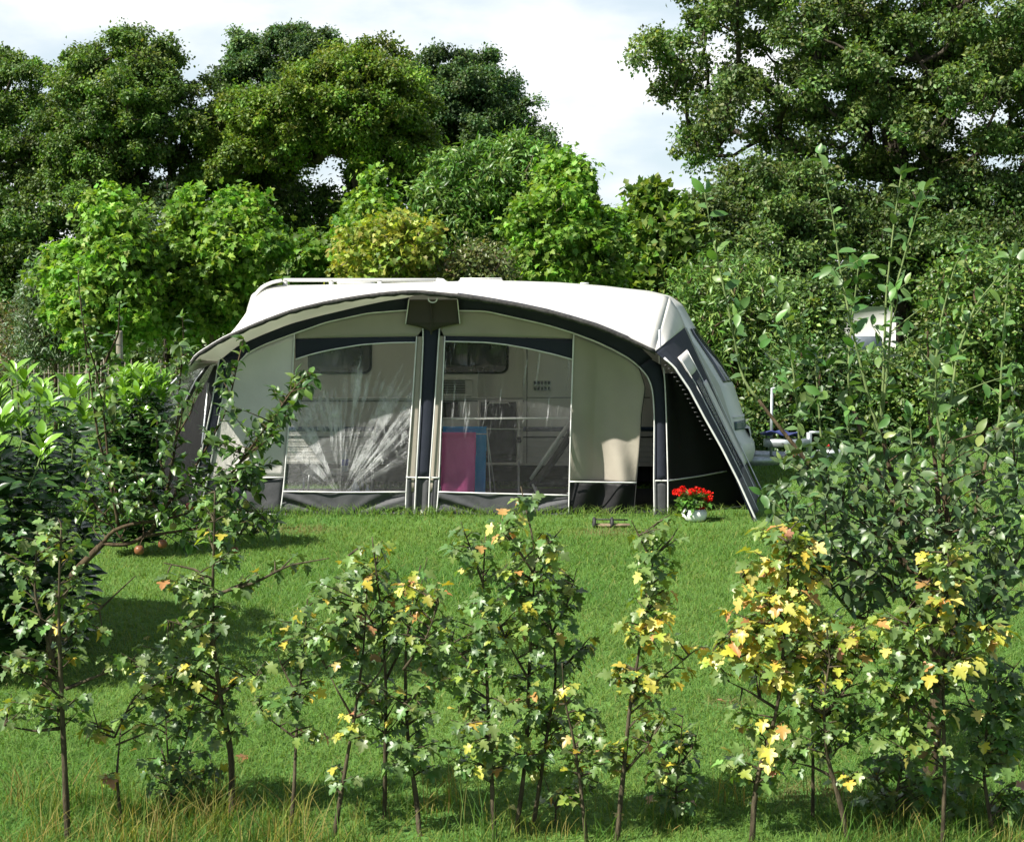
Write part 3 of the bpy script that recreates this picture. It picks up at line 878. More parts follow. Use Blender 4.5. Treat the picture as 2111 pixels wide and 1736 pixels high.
# --- right wing wall
fe = resample([(1349,724),(1386,757),(1417,803),(1448,861),(1484,925),(1518,992),(1555,1074)], 40)
be = resample([(1411,676),(1435,729),(1475,815),(1509,891),(1540,955),(1567,1012)], 40)
def wing(name, i0, i1, f0, f1, mat, nv=8, out_=0.0, parent=AW, thick=.003):
    mb = MB(); G = []
    for i in np.linspace(i0, i1, max(4, int((i1-i0)*40)))*39:
        a = int(min(i, 38)); t = i-a
        e0 = fe[a]*(1-t)+fe[a+1]*t; e1 = be[a]*(1-t)+be[a+1]*t
        p, q = P(*e0, 14.5+.05*i/39), P(*e1, 17.27-.2*i/39)
        row = []
        for f in np.linspace(f0, f1, nv):
            r_ = p+(q-p)*f; r_ = r_ + np.array([.02*math.sin(f*14+i*.1)*(i/39) + out_, -out_*.4, 0]); row.append(r_)
        G.append(row)
    mb.grid(np.array(G)); return mb.build(name, mat, parent, smooth=True, solid=thick)
wing_w = wing('wing_wall', 0, 1, 0, 1, M_NAVY, 14)
wing('skirt', .80, 1, .12, .97, M_CHAR, 10, .006, wing_w)
wing('window', .10, .22, .30, .72, M_SIDE, 8, .01, wing_w)
wing('window', .26, .78, .42, .62, M_FILM_S, 8, .01, wing_w)
wing('window', .30, .80, .68, .86, M_SIDE, 8, .01, wing_w)
mb = MB()
for f, r_ in ((0, .011), (.30, .006), (.66, .006), (1, .008)):
    pts = []
    for i in range(2 if f == 0 else (4 if f < 1 else 0), 40):
        p, q = P(*fe[i], 14.5+.05*i/39), P(*be[i], 17.27-.2*i/39); pts.append(p+(q-p)*f+np.array([.02, -.015, 0]))
    mb.tube(pts, r_, 6)
mb.build('piping', M_PIPE, wing_w, smooth=True)
mb = MB(); mb.tube([P(1553, 1068, 14.5), np.array([2.40, 14.42, 0])], .012, 6); mb.build('peg', M_STRAP, wing_w, smooth=True)
for i in range(4, 22):
    mb = MB(); p = P(*fe[i], 14.5); mb.box(p+np.array([-.035, -.0, -.005]), (.032, .008, .011)); mb.build('toggle', M_STRAP, wing_w)
# --- left wing wall with its film window
fl = resample([(394,748),(342,800),(311,870),(283,949),(262,1060)], 30); bl = resample([(515,692),(470,770),(400,890),(326,1012)], 30)
def wingL(name, i0, i1, f0, f1, mat, off=0.0, parent=AW, nv=8, thick=.003):
    mb = MB(); G = []
    for i in np.linspace(i0, i1, 20)*29:
        a = int(min(i, 28)); t = i-a
        p, q = P(*(fl[a]*(1-t)+fl[a+1]*t), 14.5+.05*i/29), P(*(bl[a]*(1-t)+bl[a+1]*t), 17.27-.2*i/29)
        G.append([p+(q-p)*f+np.array([off, -off, 0]) for f in np.linspace(f0, f1, nv)])
    mb.grid(np.array(G)); return mb.build(name, mat, parent, smooth=True, solid=thick)
wl = wingL('wing_wall', 0, .12, 0, 1, M_SIDE)
wingL('window', .12, .80, .03, .42, M_FILM_S, 0, wl, 16, 0)
wingL('canvas_panel', .12, .80, .42, .50, M_NAVY, 0, wl)
wingL('window', .12, .80, .50, .95, M_FILM_S, 0, wl, 16, 0)
wingL('canvas_panel', .12, .80, .95, 1, M_NAVY, 0, wl)
wingL('skirt', .80, 1, 0, 1, M_CHAR, 0, wl)
for f, r_, i0 in ((0.02, .012, 0), (.42, .008, 4)):
    mb = MB(); mb.tube([P(*fl[i], 14.5+.05*i/29)*(1-f)+P(*bl[i], 17.27-.2*i/29)*f + np.array([.01, -.02, 0]) for i in range(i0, 30)], r_, 6); mb.build('frame_tube', M_ALU, wl, smooth=True)
# dark mesh panel running back from the corner column to the wing
mb = MB(); G = []
Lc = resample([(452,748),(436,830),(418,920),(398,1046)], 24); Rc = resample([(440,760),(420,790),(364,902),(318,1022)], 24)
for i in range(24):
    p, q = P(*Lc[i], 15.0), P(*Rc[i], 15.62)
    G.append([p+(q-p)*f+np.array([.02*math.sin(f*8+i*.15), 0, 0]) for f in np.linspace(0, 1, 12)])
mb.grid(np.array(G)); mesh_l = mb.build('mesh_panel', M_BLACK, AW, smooth=True, solid=.003)
piping(mesh_l, [([(398,1048),(318,1024)], (14.98, 15.6))])

# --- what stands inside
M_FLOOR = simple('groundsheet_weave', (.05, .052, .05), .9, .2, scale=60, amt=.3)
mb = MB(); mb.box((-.55, 16.1, .006), (5.1, 2.05, .006)); o = mb.build('groundsheet', M_FLOOR)
tag(o, 'dark woven groundsheet spread on the grass inside the awning', 'groundsheet')
# ------------------------------------------------------------------ caravan
M_BODY = simple('caravan_white', (.60, .60, .565), .3, .5, scale=3, amt=.04)
M_TRIM = simple('caravan_trim', (.58, .59, .57), .4, .5)
M_BLUE = simple('blue_band', (.03, .05, .10), .35)
M_GLASS = simple('tinted_acrylic', (.02, .026, .03), .08, .8)
M_DARK = simple('dull_black', (.012, .012, .012), .8)  # even dull black for vents, slats, seams, mouldings, chassis and pot mark
M_RUB = simple('black_rubber', (.02, .02, .02), .7)
M_GALV = simple('galvanised_steel', (.42, .46, .46), .45, .5, .7, scale=30, amt=.2)
M_RED = simple('red_plastic', (.45, .02, .02), .4)
M_BLUEP = simple('blue_tarp', (.025, .035, .13), .5)
M_LENS = simple('smoky_band', (.05, .09, .10), .25)
YC = 17.3
CV = empty('touring_caravan', (0, 18.4, 0), 'white touring caravan with roof rails standing behind the domed awning', 'caravan')
side = smooth_curve([(522,955),(516,900),(513,800),(513,700),(516,640),(526,608),(546,596),(575,590),(700,588),(850,584),(950,582),(1050,581),(1150,584),(1250,591),(1335,601),(1372,611),(1392,628),(1407,660),(1420,690),(1450,738),(1485,797),(1502,850),(1508,868),(1510,890),(1518,902),(1528,915),(1531,935),(1524,958),(1400,962)], 480, 2)
base = np.array([P(x, y, YC) for x, y in side])
secs = [(0, 0), (.03, .03), (.08, .07), (.16, .115), (.28, .19), (.45, .225), (.8, .24), (1.5, .24), (1.75, .2), (1.95, .13), (2.1, .07), (2.17, 0)]
def sect(k):
    dy, e = secs[k]; q = base.copy(); q[:, 1] = YC + dy
    wx = np.clip((q[:, 0]-1.3)/1.0, 0, 1); wl_ = np.clip((-2.4-q[:, 0])/.5, 0, 1)
    q[:, 0] += e*wx - e*.5*wl_
    q[:, 2] += e*.08*np.clip((q[:, 2]-2.2)/.2, 0, 1)
    return q
GR = np.array([sect(k) for k in range(len(secs))])
mb = MB(); mb.grid(np.transpose(GR, (0, 1, 2)))
mb.poly([base[i] for i in range(0, 480)], (0, .01, 0)); mb.poly([GR[-1][i] for i in range(0, 480)], (0, -.01, 0))
body = mb.build('body', M_BODY, CV, smooth=False)
body.data.polygons.foreach_set('use_smooth', np.array([len(p.vertices) == 4 and abs(p.normal.y) < .95 for p in body.data.polygons]))
def shell_patch(name, y0, y1, k0, k1, mat, off=.008):
    """a skin on the nose between two heights of the side outline"""
    idx = [i for i in range(150, 476) if y0 <= side[i][1] <= y1 and side[i][0] > 1385]
    nv = norm(np.array([.93, -.15, .35]))
    G = np.array([[GR[k][i] + nv*off for k in range(k0, k1)] for i in idx])
    mb = MB(); mb.grid(G); return mb.build(name, mat, CV, smooth=True, solid=.006)
shell_patch('front_window', 678, 792, 2, 10, M_GLASS)
shell_patch('light_band', 868, 890, 1, 11, M_LENS)
shell_patch('trim_band', 858, 866, 1, 11, M_TRIM)
def rect(name, x0, y0, x1, y1, mat, d=.02, proud=.004, parent=CV, bev=.0):
    a, b_ = P(x0, y0, YC), P(x1, y1, YC); c = (a+b_)/2
    mb = MB(); mb.box((c[0], YC - proud - d/2 + .0, c[2]), (abs(b_[0]-a[0]), d, abs(a[2]-b_[2])), bev=bev)
    return mb.build(name, mat, parent)
def round_rect(name, x0, y0, x1, y1, mat, rad=12, d=.02, parent=CV, proud=0):
    pts = []
    for cx, cy_, a0 in ((x1-rad, y0+rad, -90), (x1-rad, y1-rad, 0), (x0+rad, y1-rad, 90), (x0+rad, y0+rad, 180)):
        for a in np.linspace(a0, a0+90, 6): pts.append(P(cx+rad*math.cos(math.radians(a)), cy_+rad*math.sin(math.radians(a)), YC-.002-proud))
    mb = MB(); mb.poly(pts, (0, -d, 0)); return mb.build(name, mat, parent)
for x0, x1 in ((640, 762), (880, 1044)):
    w_ = round_rect('side_window', x0, 690, x1, 767, M_GLASS, 14, .03)
    round_rect('window_frame', x0-5, 686, x1+5, 771, M_RUB, 16, .012, w_)
v_ = round_rect('fridge_vent', 905, 782, 974, 816, M_TRIM, 4, .018)
mb = MB()
for k in range(8): c = P(936, 786+k*3.4, YC-.024); mb.box(c, (.26, .01, .009))
mb.build('slat', M_DARK, v_)
v_ = round_rect('fridge_vent', 880, 829, 947, 862, M_DARK, 4, .018)
for y in (789, 801):
    v_ = round_rect('wall_vent', 1099, y-4, 1136, y+4.5, M_TRIM, 2, .012)
    mb = MB()
    for k in range(5): c = P(1103+k*7.2, y, YC-.018); mb.box(c, (.026, .01, .035))
    mb.build('slat', M_DARK, v_)
rect('seam', 1085.5, 690, 1087, 955, M_DARK, .004, .001); rect('seam', 1087, 819, 1340, 820.5, M_DARK, .004, .001)
rect('moulding', 530, 819, 1080, 823, M_TRIM, .018, 0, bev=.004)
rect('moulding', 530, 826, 1080, 828, M_DARK, .006, 0)
rect('stripe', 520, 880, 1500, 889, M_BLUE, .004, .001)
for y in (897, 908, 919, 930, 941, 951): rect('ribbing', 518, y, 1512, y+1.6, M_TRIM, .004, .0)
rect('moulding', 520, 900, 1510, 902.5, M_DARK, .004, .001)
dr_ = round_rect('door', 985, 705, 1078, 957, M_BODY, 8, .012)
round_rect('door_pane', 1000, 838, 1062, 870, M_GLASS, 8, .012, dr_, .014)
mb = MB(); c = P(1070, 880, YC-.03); mb.box(c, (.03, .03, .12), bev=.006); mb.build('handle', M_RUB, dr_)
mb = MB(); mb.box((-.25, 18.35, .17), (5.0, 1.9, .22)); mb.build('chassis', M_DARK, CV)
for y in (17.45, 19.3):
    mb = MB(); c = np.array([-.6, y, .31])
    prof = [(.12, -.08), (.26, -.085), (.31, -.06), (.315, 0), (.31, .06), (.26, .085), (.12, .08)]
    V, Fz = [], []
    for (r_, t) in prof:
        for j in range(28):
            a = 2*math.pi*j/28; V.append(c+np.array([r_*math.cos(a), t, r_*math.sin(a)]))
    for i in range(len(prof)-1):
        for j in range(28): q = (j+1) % 28; Fz.append((i*28+j, i*28+q, (i+1)*28+q, (i+1)*28+j))
    mb.add(V, Fz); wh = mb.build('wheel', M_RUB, CV, smooth=True)
    mb = MB(); mb.tube([c-np.array([0, .05, 0]), c+np.array([0, .05, 0])], .15, 20); mb.build('rim', M_GALV, wh, smooth=True)
# roof rails: two long bars on posts with swept ends
for yy in (17.55, 19.2):
    top = 578 if yy < 18 else 592
    mb = MB(); mb.box((P(585, top, yy)+P(905, top, yy))/2, (P(905, top, yy)-P(585, top, yy))[0]*np.array([1, 0, 0])+np.array([0, .04, .042]), bev=.008)
    rr = mb.build('roof_rail', M_BODY, CV)
    for x in (588, 683, 783, 900):
        mb = MB(); c = P(x, top, yy); mb.box((c[0], yy, c[2]-.05), (.05, .04, .10), bev=.006); mb.build('post', M_BODY, rr)
    a = P(900, top, yy); mb = MB(); mb.tube([a, a+np.array([.07, 0, -.008]), a+np.array([.13, 0, -.05]), a+np.array([.17, 0, -.11])], [.026, .028, .026, .02], 8); mb.build('rail_end', M_BODY, rr, smooth=True)
# rear roof spoiler: a swept lip round the back corner
mb = MB(); q = smooth_curve([(518,668),(518,640),(526,612),(541,594),(562,584),(583,580)], 18, 1)
mb.grid(np.array([[P(x, y, 17.27), P(x-3, y-3, 17.45), P(x-3, y-3, 19.2), P(x, y, 19.4)] for x, y in q])); mb.build('rear_spoiler', M_BODY, CV, smooth=True, solid=.02)
# hatches and flue
for (x0, x1, yy, hgt) in ((945, 1040, 18.2, .075), (700, 770, 18.4, .06)):
    a, b_ = P(x0, 577, yy), P(x1, 577, yy); z0 = 2.385
    mb = MB(); mb.box(((a[0]+b_[0])/2, yy, z0+.03), (b_[0]-a[0], .6, hgt), bev=.03); h_ = mb.build('roof_hatch', M_BODY, CV)
    mb = MB(); mb.box(((a[0]+b_[0])/2, yy, z0+.03+hgt/2+.012), ((b_[0]-a[0])*.9, .55, .018), bev=.008); mb.build('hatch_lid', M_TRIM, h_)
c = P(1205, 588, 18.6)
mb = MB(); mb.tube([(c[0], 18.6, 2.36), (c[0], 18.6, c[2]+.01)], .03, 12); fl_ = mb.build('flue', M_TRIM, CV, smooth=True)
mb = MB(); mb.tube([(c[0], 18.6, c[2]+.012), (c[0], 18.6, c[2]+.03)], .055, 14); mb.build('flue_cap', M_TRIM, fl_, smooth=True)
# gas locker bulge under the nose
mb = MB(); G = []
for t in np.linspace(0, 1, 9):
    y = 17.55+t*1.6; bul = math.sin(math.pi*t)**.45
    xf = P(1524, 930, 17.3)[0] + .17 + .10*bul*.6
    G.append([np.array([xf-.30, y, .70]), np.array([xf-.02, y, .70-.02]), np.array([xf, y, .60]), np.array([xf-.015, y, .48]), np.array([xf-.08, y, .37]), np.array([xf-.30, y, .33])])
mb.grid(np.array(G)); mb.build('gas_locker', M_BODY, CV, smooth=True, solid=.01)
# drawbar
YD = 18.3
db = MB()
x0, x1 = P(1530, 945, YD)[0], P(1725, 938, YD)[0]
zb = P(1600, 944, YD)[2]
for s in (-1, 1):
    db.add(*[(lambda A, B: ([A+np.array([0,-.03,-.055]), A+np.array([0,.03,-.055]), A+np.array([0,.03,.055]), A+np.array([0,-.03,.055]),
                             B+np.array([0,-.03,-.055]), B+np.array([0,.03,-.055]), B+np.array([0,.03,.055]), B+np.array([0,-.03,.055])],
                            [(0,1,2,3),(7,6,5,4),(0,4,5,1),(1,5,6,2),(2,6,7,3),(3,7,4,0)]))(np.array([x0-.4, YD+s*.55, zb]), np.array([x1-.12, YD+s*.06, zb]))][0])
DB = db.build('drawbar', M_GALV, CV)
mb = MB(); mb.tube([(x1-.25, YD, zb+.05), (x1-.02, YD, zb+.06), (x1+.10, YD, zb+.05)], [.05, .05, .06], 10); mb.build('coupling', M_GALV, DB, smooth=True)
mb = MB(); a = P(1697, 921, YD); mb.tube([a, a+np.array([.12, 0, .02])], [.022, .016], 8); mb.build('coupling_handle', M_RED, DB, smooth=True)
a = P(1590, 905, 18.0)
mb = MB(); mb.tube([(a[0], 18.0, zb), (a[0], 18.0, P(0, 800, 18.0)[2])], .018, 8); mb.tube([(a[0], 18.0, P(0, 801, 18.0)[2]), (a[0]+.33, 18.0, P(0, 800, 18.0)[2])], .014, 8); mb.build('carrier_frame', M_GALV, DB, smooth=True)
mb = MB(); c = P(1622, 913, 17.95); mb.box(c, (.55, .14, .10), bev=.01); mb.build('carrier_box', M_GALV, DB)
mb = MB(); c = P(1612, 903, 17.95); G = [[c+np.array([-.25+.5*u, -.09+.18*v, .02+.03*math.sin(u*9)*math.cos(v*5)+.05*(1-abs(u-.35))]) for u in np.linspace(0, 1, 14)] for v in np.linspace(0, 1, 7)]
mb.grid(np.array(G)); mb.build('cover', M_BLUEP, DB, smooth=True, solid=.02)
mb = MB(); c = P(1668, 900, 18.1); mb.tube([(c[0], 18.1, zb+.05), (c[0], 18.1, c[2]+.05)], .035, 10); mb.tube([(c[0], 18.1, c[2]+.05), (c[0]+.16, 18.1, c[2]+.05)], .018, 8); mb.build('jockey_wheel_post', M_GALV, DB, smooth=True)
mb = MB(); mb.tube([(c[0], 18.06, .11), (c[0], 18.14, .11)], .105, 18); mb.tube([(c[0], 18.1, .11), (c[0], 18.1, zb)], .024, 8); mb.build('jockey_wheel', M_RUB, DB, smooth=True)
mb = MB(); c = P(1634, 931, 17.9); mb.poly([c+np.array([-.03, 0, -.10]), c+np.array([.05, 0, -.10]), c+np.array([.07, 0, .06]), c+np.array([.0, 0, .06])], (0, .04, 0)); mb.build('marker_flap', M_RED, DB)
mb = MB(); c = P(1605, 925, 17.85); mb.tube([c+np.array([.11*math.cos(t), 0, .09*math.sin(t)-.02]) for t in np.linspace(-2.4, 1.2, 14)], .008, 6); mb.build('cable', M_RUB, DB, smooth=True)

# ------------------------------------------------------------------ things in and round the awning
M_PINK = canvas('magenta_towelling', (.92, .18, .52), .2, .95)
M_BLUT = canvas('blue_towelling', (.05, .40, .85), .2, .95)
M_CHAIR = canvas('dark_chair_cloth', (.035, .037, .042), .0, .85)
M_PALE = simple('pale_frame', (.55, .55, .53), .4, .5)
def towel(name, x0, x1, y0, y1, Y, mat, label, seed):
    mb = MB(); G = []
    for v in np.linspace(0, 1, 24):
        G.append([P(x0+(x1-x0)*u - 3*v, y0+(y1-y0)*v, Y) + np.array([0, -.02*math.sin(u*10+seed)*v - (.03 if v < .04 else 0), 0]) for u in np.linspace(0, 1, 20)])
    for u_ in (0,):
        pass
    mb.grid(np.array(G))
    Bk = [[P(x0+(x1-x0)*u, y0+(y1-y0)*.35*v, Y) + np.array([0, .02+.05*min(1, v*6)**.5*.5, 0]) for u in np.linspace(0, 1, 8)] for v in np.linspace(0, 1, 8)]
    mb.grid(np.array(Bk))
    return tag(mb.build(name, mat, None, smooth=True, solid=.006), label, 'towel')
towel('towel', 911, 981, 892, 1024, 15.38, M_PINK, 'magenta towel hanging over the front bar of the drying rack', 0)
towel('towel', 913, 1003, 880, 1026, 15.56, M_BLUT, 'blue towel hanging on the drying rack behind the magenta one', 2)
RK = empty('drying_rack', (P(955, 1031, 15.5)[0], 15.5, 0), 'thin wire drying rack with towels behind the clear window', 'drying rack')
for yy, x0, x1, py in ((15.405, 900, 1005, 893), (15.585, 905, 1078, 883)):
    mb = MB(); mb.tube([P(x0, py, yy), P(x1, py+2, yy)], .006, 6); mb.build('bar', M_PALE, RK, smooth=True)
for x in (903, 1004):
    a, b_ = P(x, 893, 15.405), P(x, 883, 15.585)
    mb = MB(); mb.tube([a, np.array([a[0]+.1, 15.7, .01])], .007, 6); mb.tube([b_, np.array([b_[0]+.05, 15.3, .01])], .007, 6); mb.build('leg', M_PALE, RK, smooth=True)
def folding_chair(x0, x1, ytop, yseat, Y, label, tilt):
    a, b_ = P(x0, ytop, Y), P(x1, ytop, Y); s = P(x0, yseat, Y)
    w = b_[0]-a[0]; cx_ = (a[0]+b_[0])/2
    ch = empty('folding_chair', (cx_, Y, 0), label, 'chair', 'folding chairs inside the awning')
    zt, zs = a[2], .42
    back = lambda t: np.array([0, -.22+.40*t*tilt, zs+(zt-zs)*t])
    mb = MB(); mb.grid(np.array([[np.array([cx_-w/2+.03+(w-.06)*u, Y, 0])+back(t)+np.array([0, .03*math.sin(math.pi*u), 0]) for u in np.linspace(0, 1, 8)] for t in np.linspace(0, 1, 10)])); mb.build('backrest', M_CHAIR, ch, smooth=True, solid=.03)
    mb = MB(); mb.box((cx_, Y-.38, zs), (w-.06, .46, .035), bev=.01); mb.build('seat', M_CHAIR, ch)
    mb = MB()
    for sx in (-1, 1): mb.tube([np.array([cx_+sx*w/2, Y, 0])+back(t) for t in np.linspace(0, 1, 6)], .012, 8)
    mb.tube([np.array([cx_-w*.28, Y-.03, 0])+back(.93), np.array([cx_-w*.22, Y-.045, .03])+back(.95), np.array([cx_+w*.22, Y-.045, .03])+back(.95), np.array([cx_+w*.28, Y-.03, 0])+back(.93)], .010, 8)
    mb.build('back_frame', M_PALE, ch, smooth=True)
    for sx in (-1, 1):
        for yy, y2 in ((-.58, -.10), (-.12, -.62)):
            mb = MB(); mb.tube([np.array([cx_+sx*(w/2-.005), Y+yy, zs]), np.array([cx_+sx*(w/2-.005), Y+y2, .013])], .012, 8); mb.build('leg', M_PALE, ch, smooth=True)
        mb = MB(); mb.box((cx_+sx*w/2, Y-.34, .63), (.05, .44, .03), bev=.01); mb.build('armrest', M_CHAIR, ch)
    return ch
folding_chair(986, 1070, 832, 960, 16.9, 'dark high-backed folding chair with pale curved bar against the caravan', 1)
folding_chair(772, 848, 880, 960, 16.7, 'lower dark folding chair behind the creased window', .8)
# recliner seen from the side, its pale arm tube slanting down
RC = empty('reclining_chair', (P(1140, 1031, 15.75)[0], 15.75, 0), 'dark reclining garden chair with pale slanting tube beside the doorway', 'chair')
p0, p1 = P(1174, 872, 15.5), P(1094, 988, 15.5)
mb = MB(); mb.tube([p0, p0*.5+p1*.5+np.array([.005, 0, .01]), p1], [.024, .024, .018], 10); mb.build('frame', M_PALE, RC, smooth=True)
mb = MB(); mb.grid(np.array([[p0+(p1-p0)*t+np.array([.06+.03*math.sin(3*t), .02+.5*v, -.06]) for v in np.linspace(0, 1, 8)] for t in np.linspace(0, 1, 12)])); mb.build('backrest', M_CHAIR, RC, smooth=True, solid=.04)
mb = MB(); mb.box(p1+np.array([.30, .27, -.06]), (.62, .5, .05), bev=.015); mb.build('seat', M_CHAIR, RC)
for dx, dx2 in ((.02, .12), (.55, .45)):
    for dy in (0, .52):
        mb = MB(); mb.tube([p1+np.array([dx, dy, -.05]), np.array([p1[0]+dx2, p1[1]+dy, .012])], .012, 8); mb.build('leg', M_PALE, RC, smooth=True)
# camping table with bottles
TB = empty('camping_table', (P(690, 971, 16.25)[0], 16.25, 0), 'low folding camping table behind the creased window', 'table')
zt = P(700, 972, 16.2)[2]
mb = MB(); cx_ = P(690, 971, 16.25)[0]; mb.box((cx_, 16.3, zt-.014), (.70, .5, .024), bev=.006); mb.build('tabletop', simple('grey_board', (.30, .31, .31), .5), TB)
for sx in (-1, 1):
    for sy in (-1, 1):
        mb = MB(); mb.tube([(cx_+sx*.31, 16.3+sy*.2, zt-.025), (cx_+sx*.34, 16.3+sy*.22, .012)], .012, 8); mb.build('leg', M_ALU, TB, smooth=True)
M_PET = simple('clear_bottle', (.62, .70, .75), .12, .8); M_LABEL = simple('blue_label', (.05, .10, .55), .5)
def bottle(px, Y, z0, label, s=1.0):
    x = P(px, 900, Y)[0]
    b_ = empty('water_bottle', (x, Y, z0), label, 'bottle', 'water bottles in the awning')
    mb = MB(); mb.lathe((x, Y, z0), [(0, .0), (.036*s, .003), (.038*s, .02), (.038*s, .15*s), (.03*s, .18*s), (.013*s, .215*s), (.013*s, .23*s), (0, .23*s)], 16); mb.build('bottle_body', M_PET, b_, smooth=True)
    mb = MB(); mb.lathe((x, Y, z0), [(.0385*s, .07*s), (.0395*s, .075*s), (.0395*s, .135*s), (.0385*s, .14*s)], 16); mb.build('bottle_label', M_LABEL, b_, smooth=True)
    mb = MB(); mb.lathe((x, Y, z0), [(.015*s, .225*s), (.015*s, .25*s), (0, .252*s)], 12); mb.build('cap', M_PIPE, b_, smooth=True)
bottle(711, 16.2, zt, 'water bottle with blue label standing on the camping table')
bottle(732, 15.55, .010, 'water bottle with blue label on the groundsheet below the table', 1.2)
bottle(757, 15.5, .010, 'smaller bottle on the groundsheet beside the window post', .95)

# geraniums in a white bowl
M_POT = simple('white_glazed_pot', (.74, .74, .71), .5, .4)
pc = PG(1431, 1074); FP = empty('potted_geranium', pc, 'red geraniums in a bulging white pot at the tent corner', 'plant')
mb = MB(); r_ = .128
prof = [(0, .0), (.085, .0), (.115, .022), (r_, .06), (.126, .085), (.112, .112), (.098, .122), (.086, .122), (.084, .11), (0, .105)]
mb.lathe((pc[0], pc[1], 0), prof, 36); pot = mb.build('pot', M_POT, FP, smooth=True)
mb = MB(); q = P(1412, 1052, pc[1]-.10); mb.lathe((0, 0, 0), [(0, 0), (.03, .002), (.034, .006)], 14)
V = np.array(mb.V); V = np.stack([V[:, 0]*1.0, -V[:, 2], V[:, 1]*.7], 1) + np.array([pc[0]-.075, pc[1]-.093, .085]); mb.V = [tuple(v) for v in V]; mb.build('pot_mark', M_DARK, pot, smooth=True)
rg = np.random.default_rng(31)
LEAFG = leaf_mat('geranium_leaf', .5, .4, .3)
n = 260; d = norm(rg.standard_normal((n, 3))*np.array([1, 1, .7])+np.array([0, 0, .5])); c = np.array([pc[0]-.01, pc[1], .17])
pos = c + d*rg.uniform(.05, .15, (n, 1))*np.array([1.05, .9, .9])
scatter('foliage', PLANE, pos, d+rg.standard_normal((n, 3))*.4, d*.6+np.array([0, 0, .9])+rg.standard_normal((n, 3))*.3, rg.uniform(.035, .06, n), palette(rg, n, [(.05, .13, .02), (.09, .18, .03), (.14, .22, .05)], [3, 3, 1]), LEAFG, FP)
mb = MB(); fl_c = []
for (px, py) in ((1397,1014),(1410,1008),(1424,1010),(1437,1011),(1450,1012),(1460,1018),(1462,1029),(1448,1030),(1434,1024),(1421,1021),(1405,1020),(1443,1042),(1415,1014),(1455,1022)):
    q = P(px, py, pc[1]+rg.uniform(-.10, .10)); fl_c.append(q)
    mb.tube([np.array([pc[0]+rg.uniform(-.04, .04), pc[1], .12]), (q+np.array([pc[0], pc[1], .2]))/2+np.array([0, 0, .02]), q], .0035, 5)
mb.build('stalk', simple('green_stalk', (.10, .18, .04), .6), FP, smooth=True)
M_PET_R = leaf_mat('red_petals', .6, .2, .25, (1.1, .6, .6))
for q in fl_c:
    n = int(rg.integers(34, 70)); d = norm(rg.standard_normal((n, 3))); pos = q + rg.normal(0, .012, 3) + d*rg.uniform(.018, .033)*np.array([1.2, 1, .75])
    scatter('flower_head', PETAL, pos, d+rg.standard_normal((n, 3))*.5, d+rg.standard_normal((n, 3))*.6, rg.uniform(.018, .028, n), palette(rg, n, [(.72, .016, .008), (.60, .012, .008), (.80, .035, .015)], [3, 2, 1], .12), M_PET_R, FP)
# boot scraper / step in front of the door
sc_ = PG(1258, 1087)
ST = empty('boot_scraper', sc_, 'low wooden boot scraper with two black curved ends on the grass', 'boot scraper')
M_WOODB = bark_mat('weathered_board', (.16, .12, .08), (.30, .23, .15))
mb = MB(); mb.box((sc_[0]+.02, sc_[1], .022), (.34, .10, .022), bev=.004); mb.build('board', M_WOODB, ST)
for dx in (-.155, .015):
    mb = MB()
    pts = [np.array([sc_[0]+dx, sc_[1]+.05*math.cos(a)*1.2, .035+.05*math.sin(a)]) for a in np.linspace(-.3, math.pi+.3, 12)]
    mb.tube(pts, .016, 8); mb.box((sc_[0]+dx, sc_[1], .024), (.035, .14, .03), bev=.006); mb.build('bracket', M_RUB, ST, smooth=True)
mb = MB(); mb.tube([(sc_[0]-.155, sc_[1], .078), (sc_[0]+.17, sc_[1], .072)], .008, 6); mb.build('scraper_bar', M_RUB, ST, smooth=True)

# far caravan glimpsed through the shrubs
YF = 27.5
a, b_ = P(1640, 632, YF), P(1848, 632, YF)
FC = empty('parked_caravan', ((a[0]+b_[0])/2, YF+2, 0), 'small white caravan far off, half hidden by the shrubs', 'caravan')
x0, x1, zt = a[0], b_[0], a[2]
mb = MB(); pr = [(x0, .45), (x0, zt-.28), (x0+.05, zt-.12), (x0+.16, zt-.02), (x0+.3, zt), (x1-.3, zt), (x1-.16, zt-.02), (x1-.05, zt-.12), (x1, zt-.28), (x1, .45)]
mb.poly([np.array([x, YF, z]) for x, z in pr], (0, 3.6, 0)); mb.build('body', M_BODY, FC)
mb = MB(); mb.box(((x0+x1)/2, YF-.012, zt-.75), ((x1-x0)*.7, .02, .4), bev=.004); mb.build('rear_window', simple('far_glass', (.25, .28, .32), .2), FC)
for s in (x0+.06, x1-.06):
    mb = MB(); mb.tube([(s-.04, YF+1.8, .3), (s+.04, YF+1.8, .3)], .3, 18); mb.build('wheel', M_RUB, FC, smooth=True)
# ------------------------------------------------------------------ trees and shrubs beyond the lawn
BARK_OAK = bark_mat('oak_bark', (.020, .016, .012), (.075, .062, .045))
BARK_PALE = bark_mat('pale_bark', (.09, .075, .05), (.22, .19, .13))
BARK_TWIG = bark_mat('brown_bark', (.035, .024, .014), (.12, .09, .05), 40)
LEAF_FAR = leaf_mat('oak_leaves', .5, .35, .34)
LEAF_MID = leaf_mat('plane_leaves', .5, .35, .38)
LEAF_SHR = leaf_mat('shrub_leaves', .42, .45, .28)

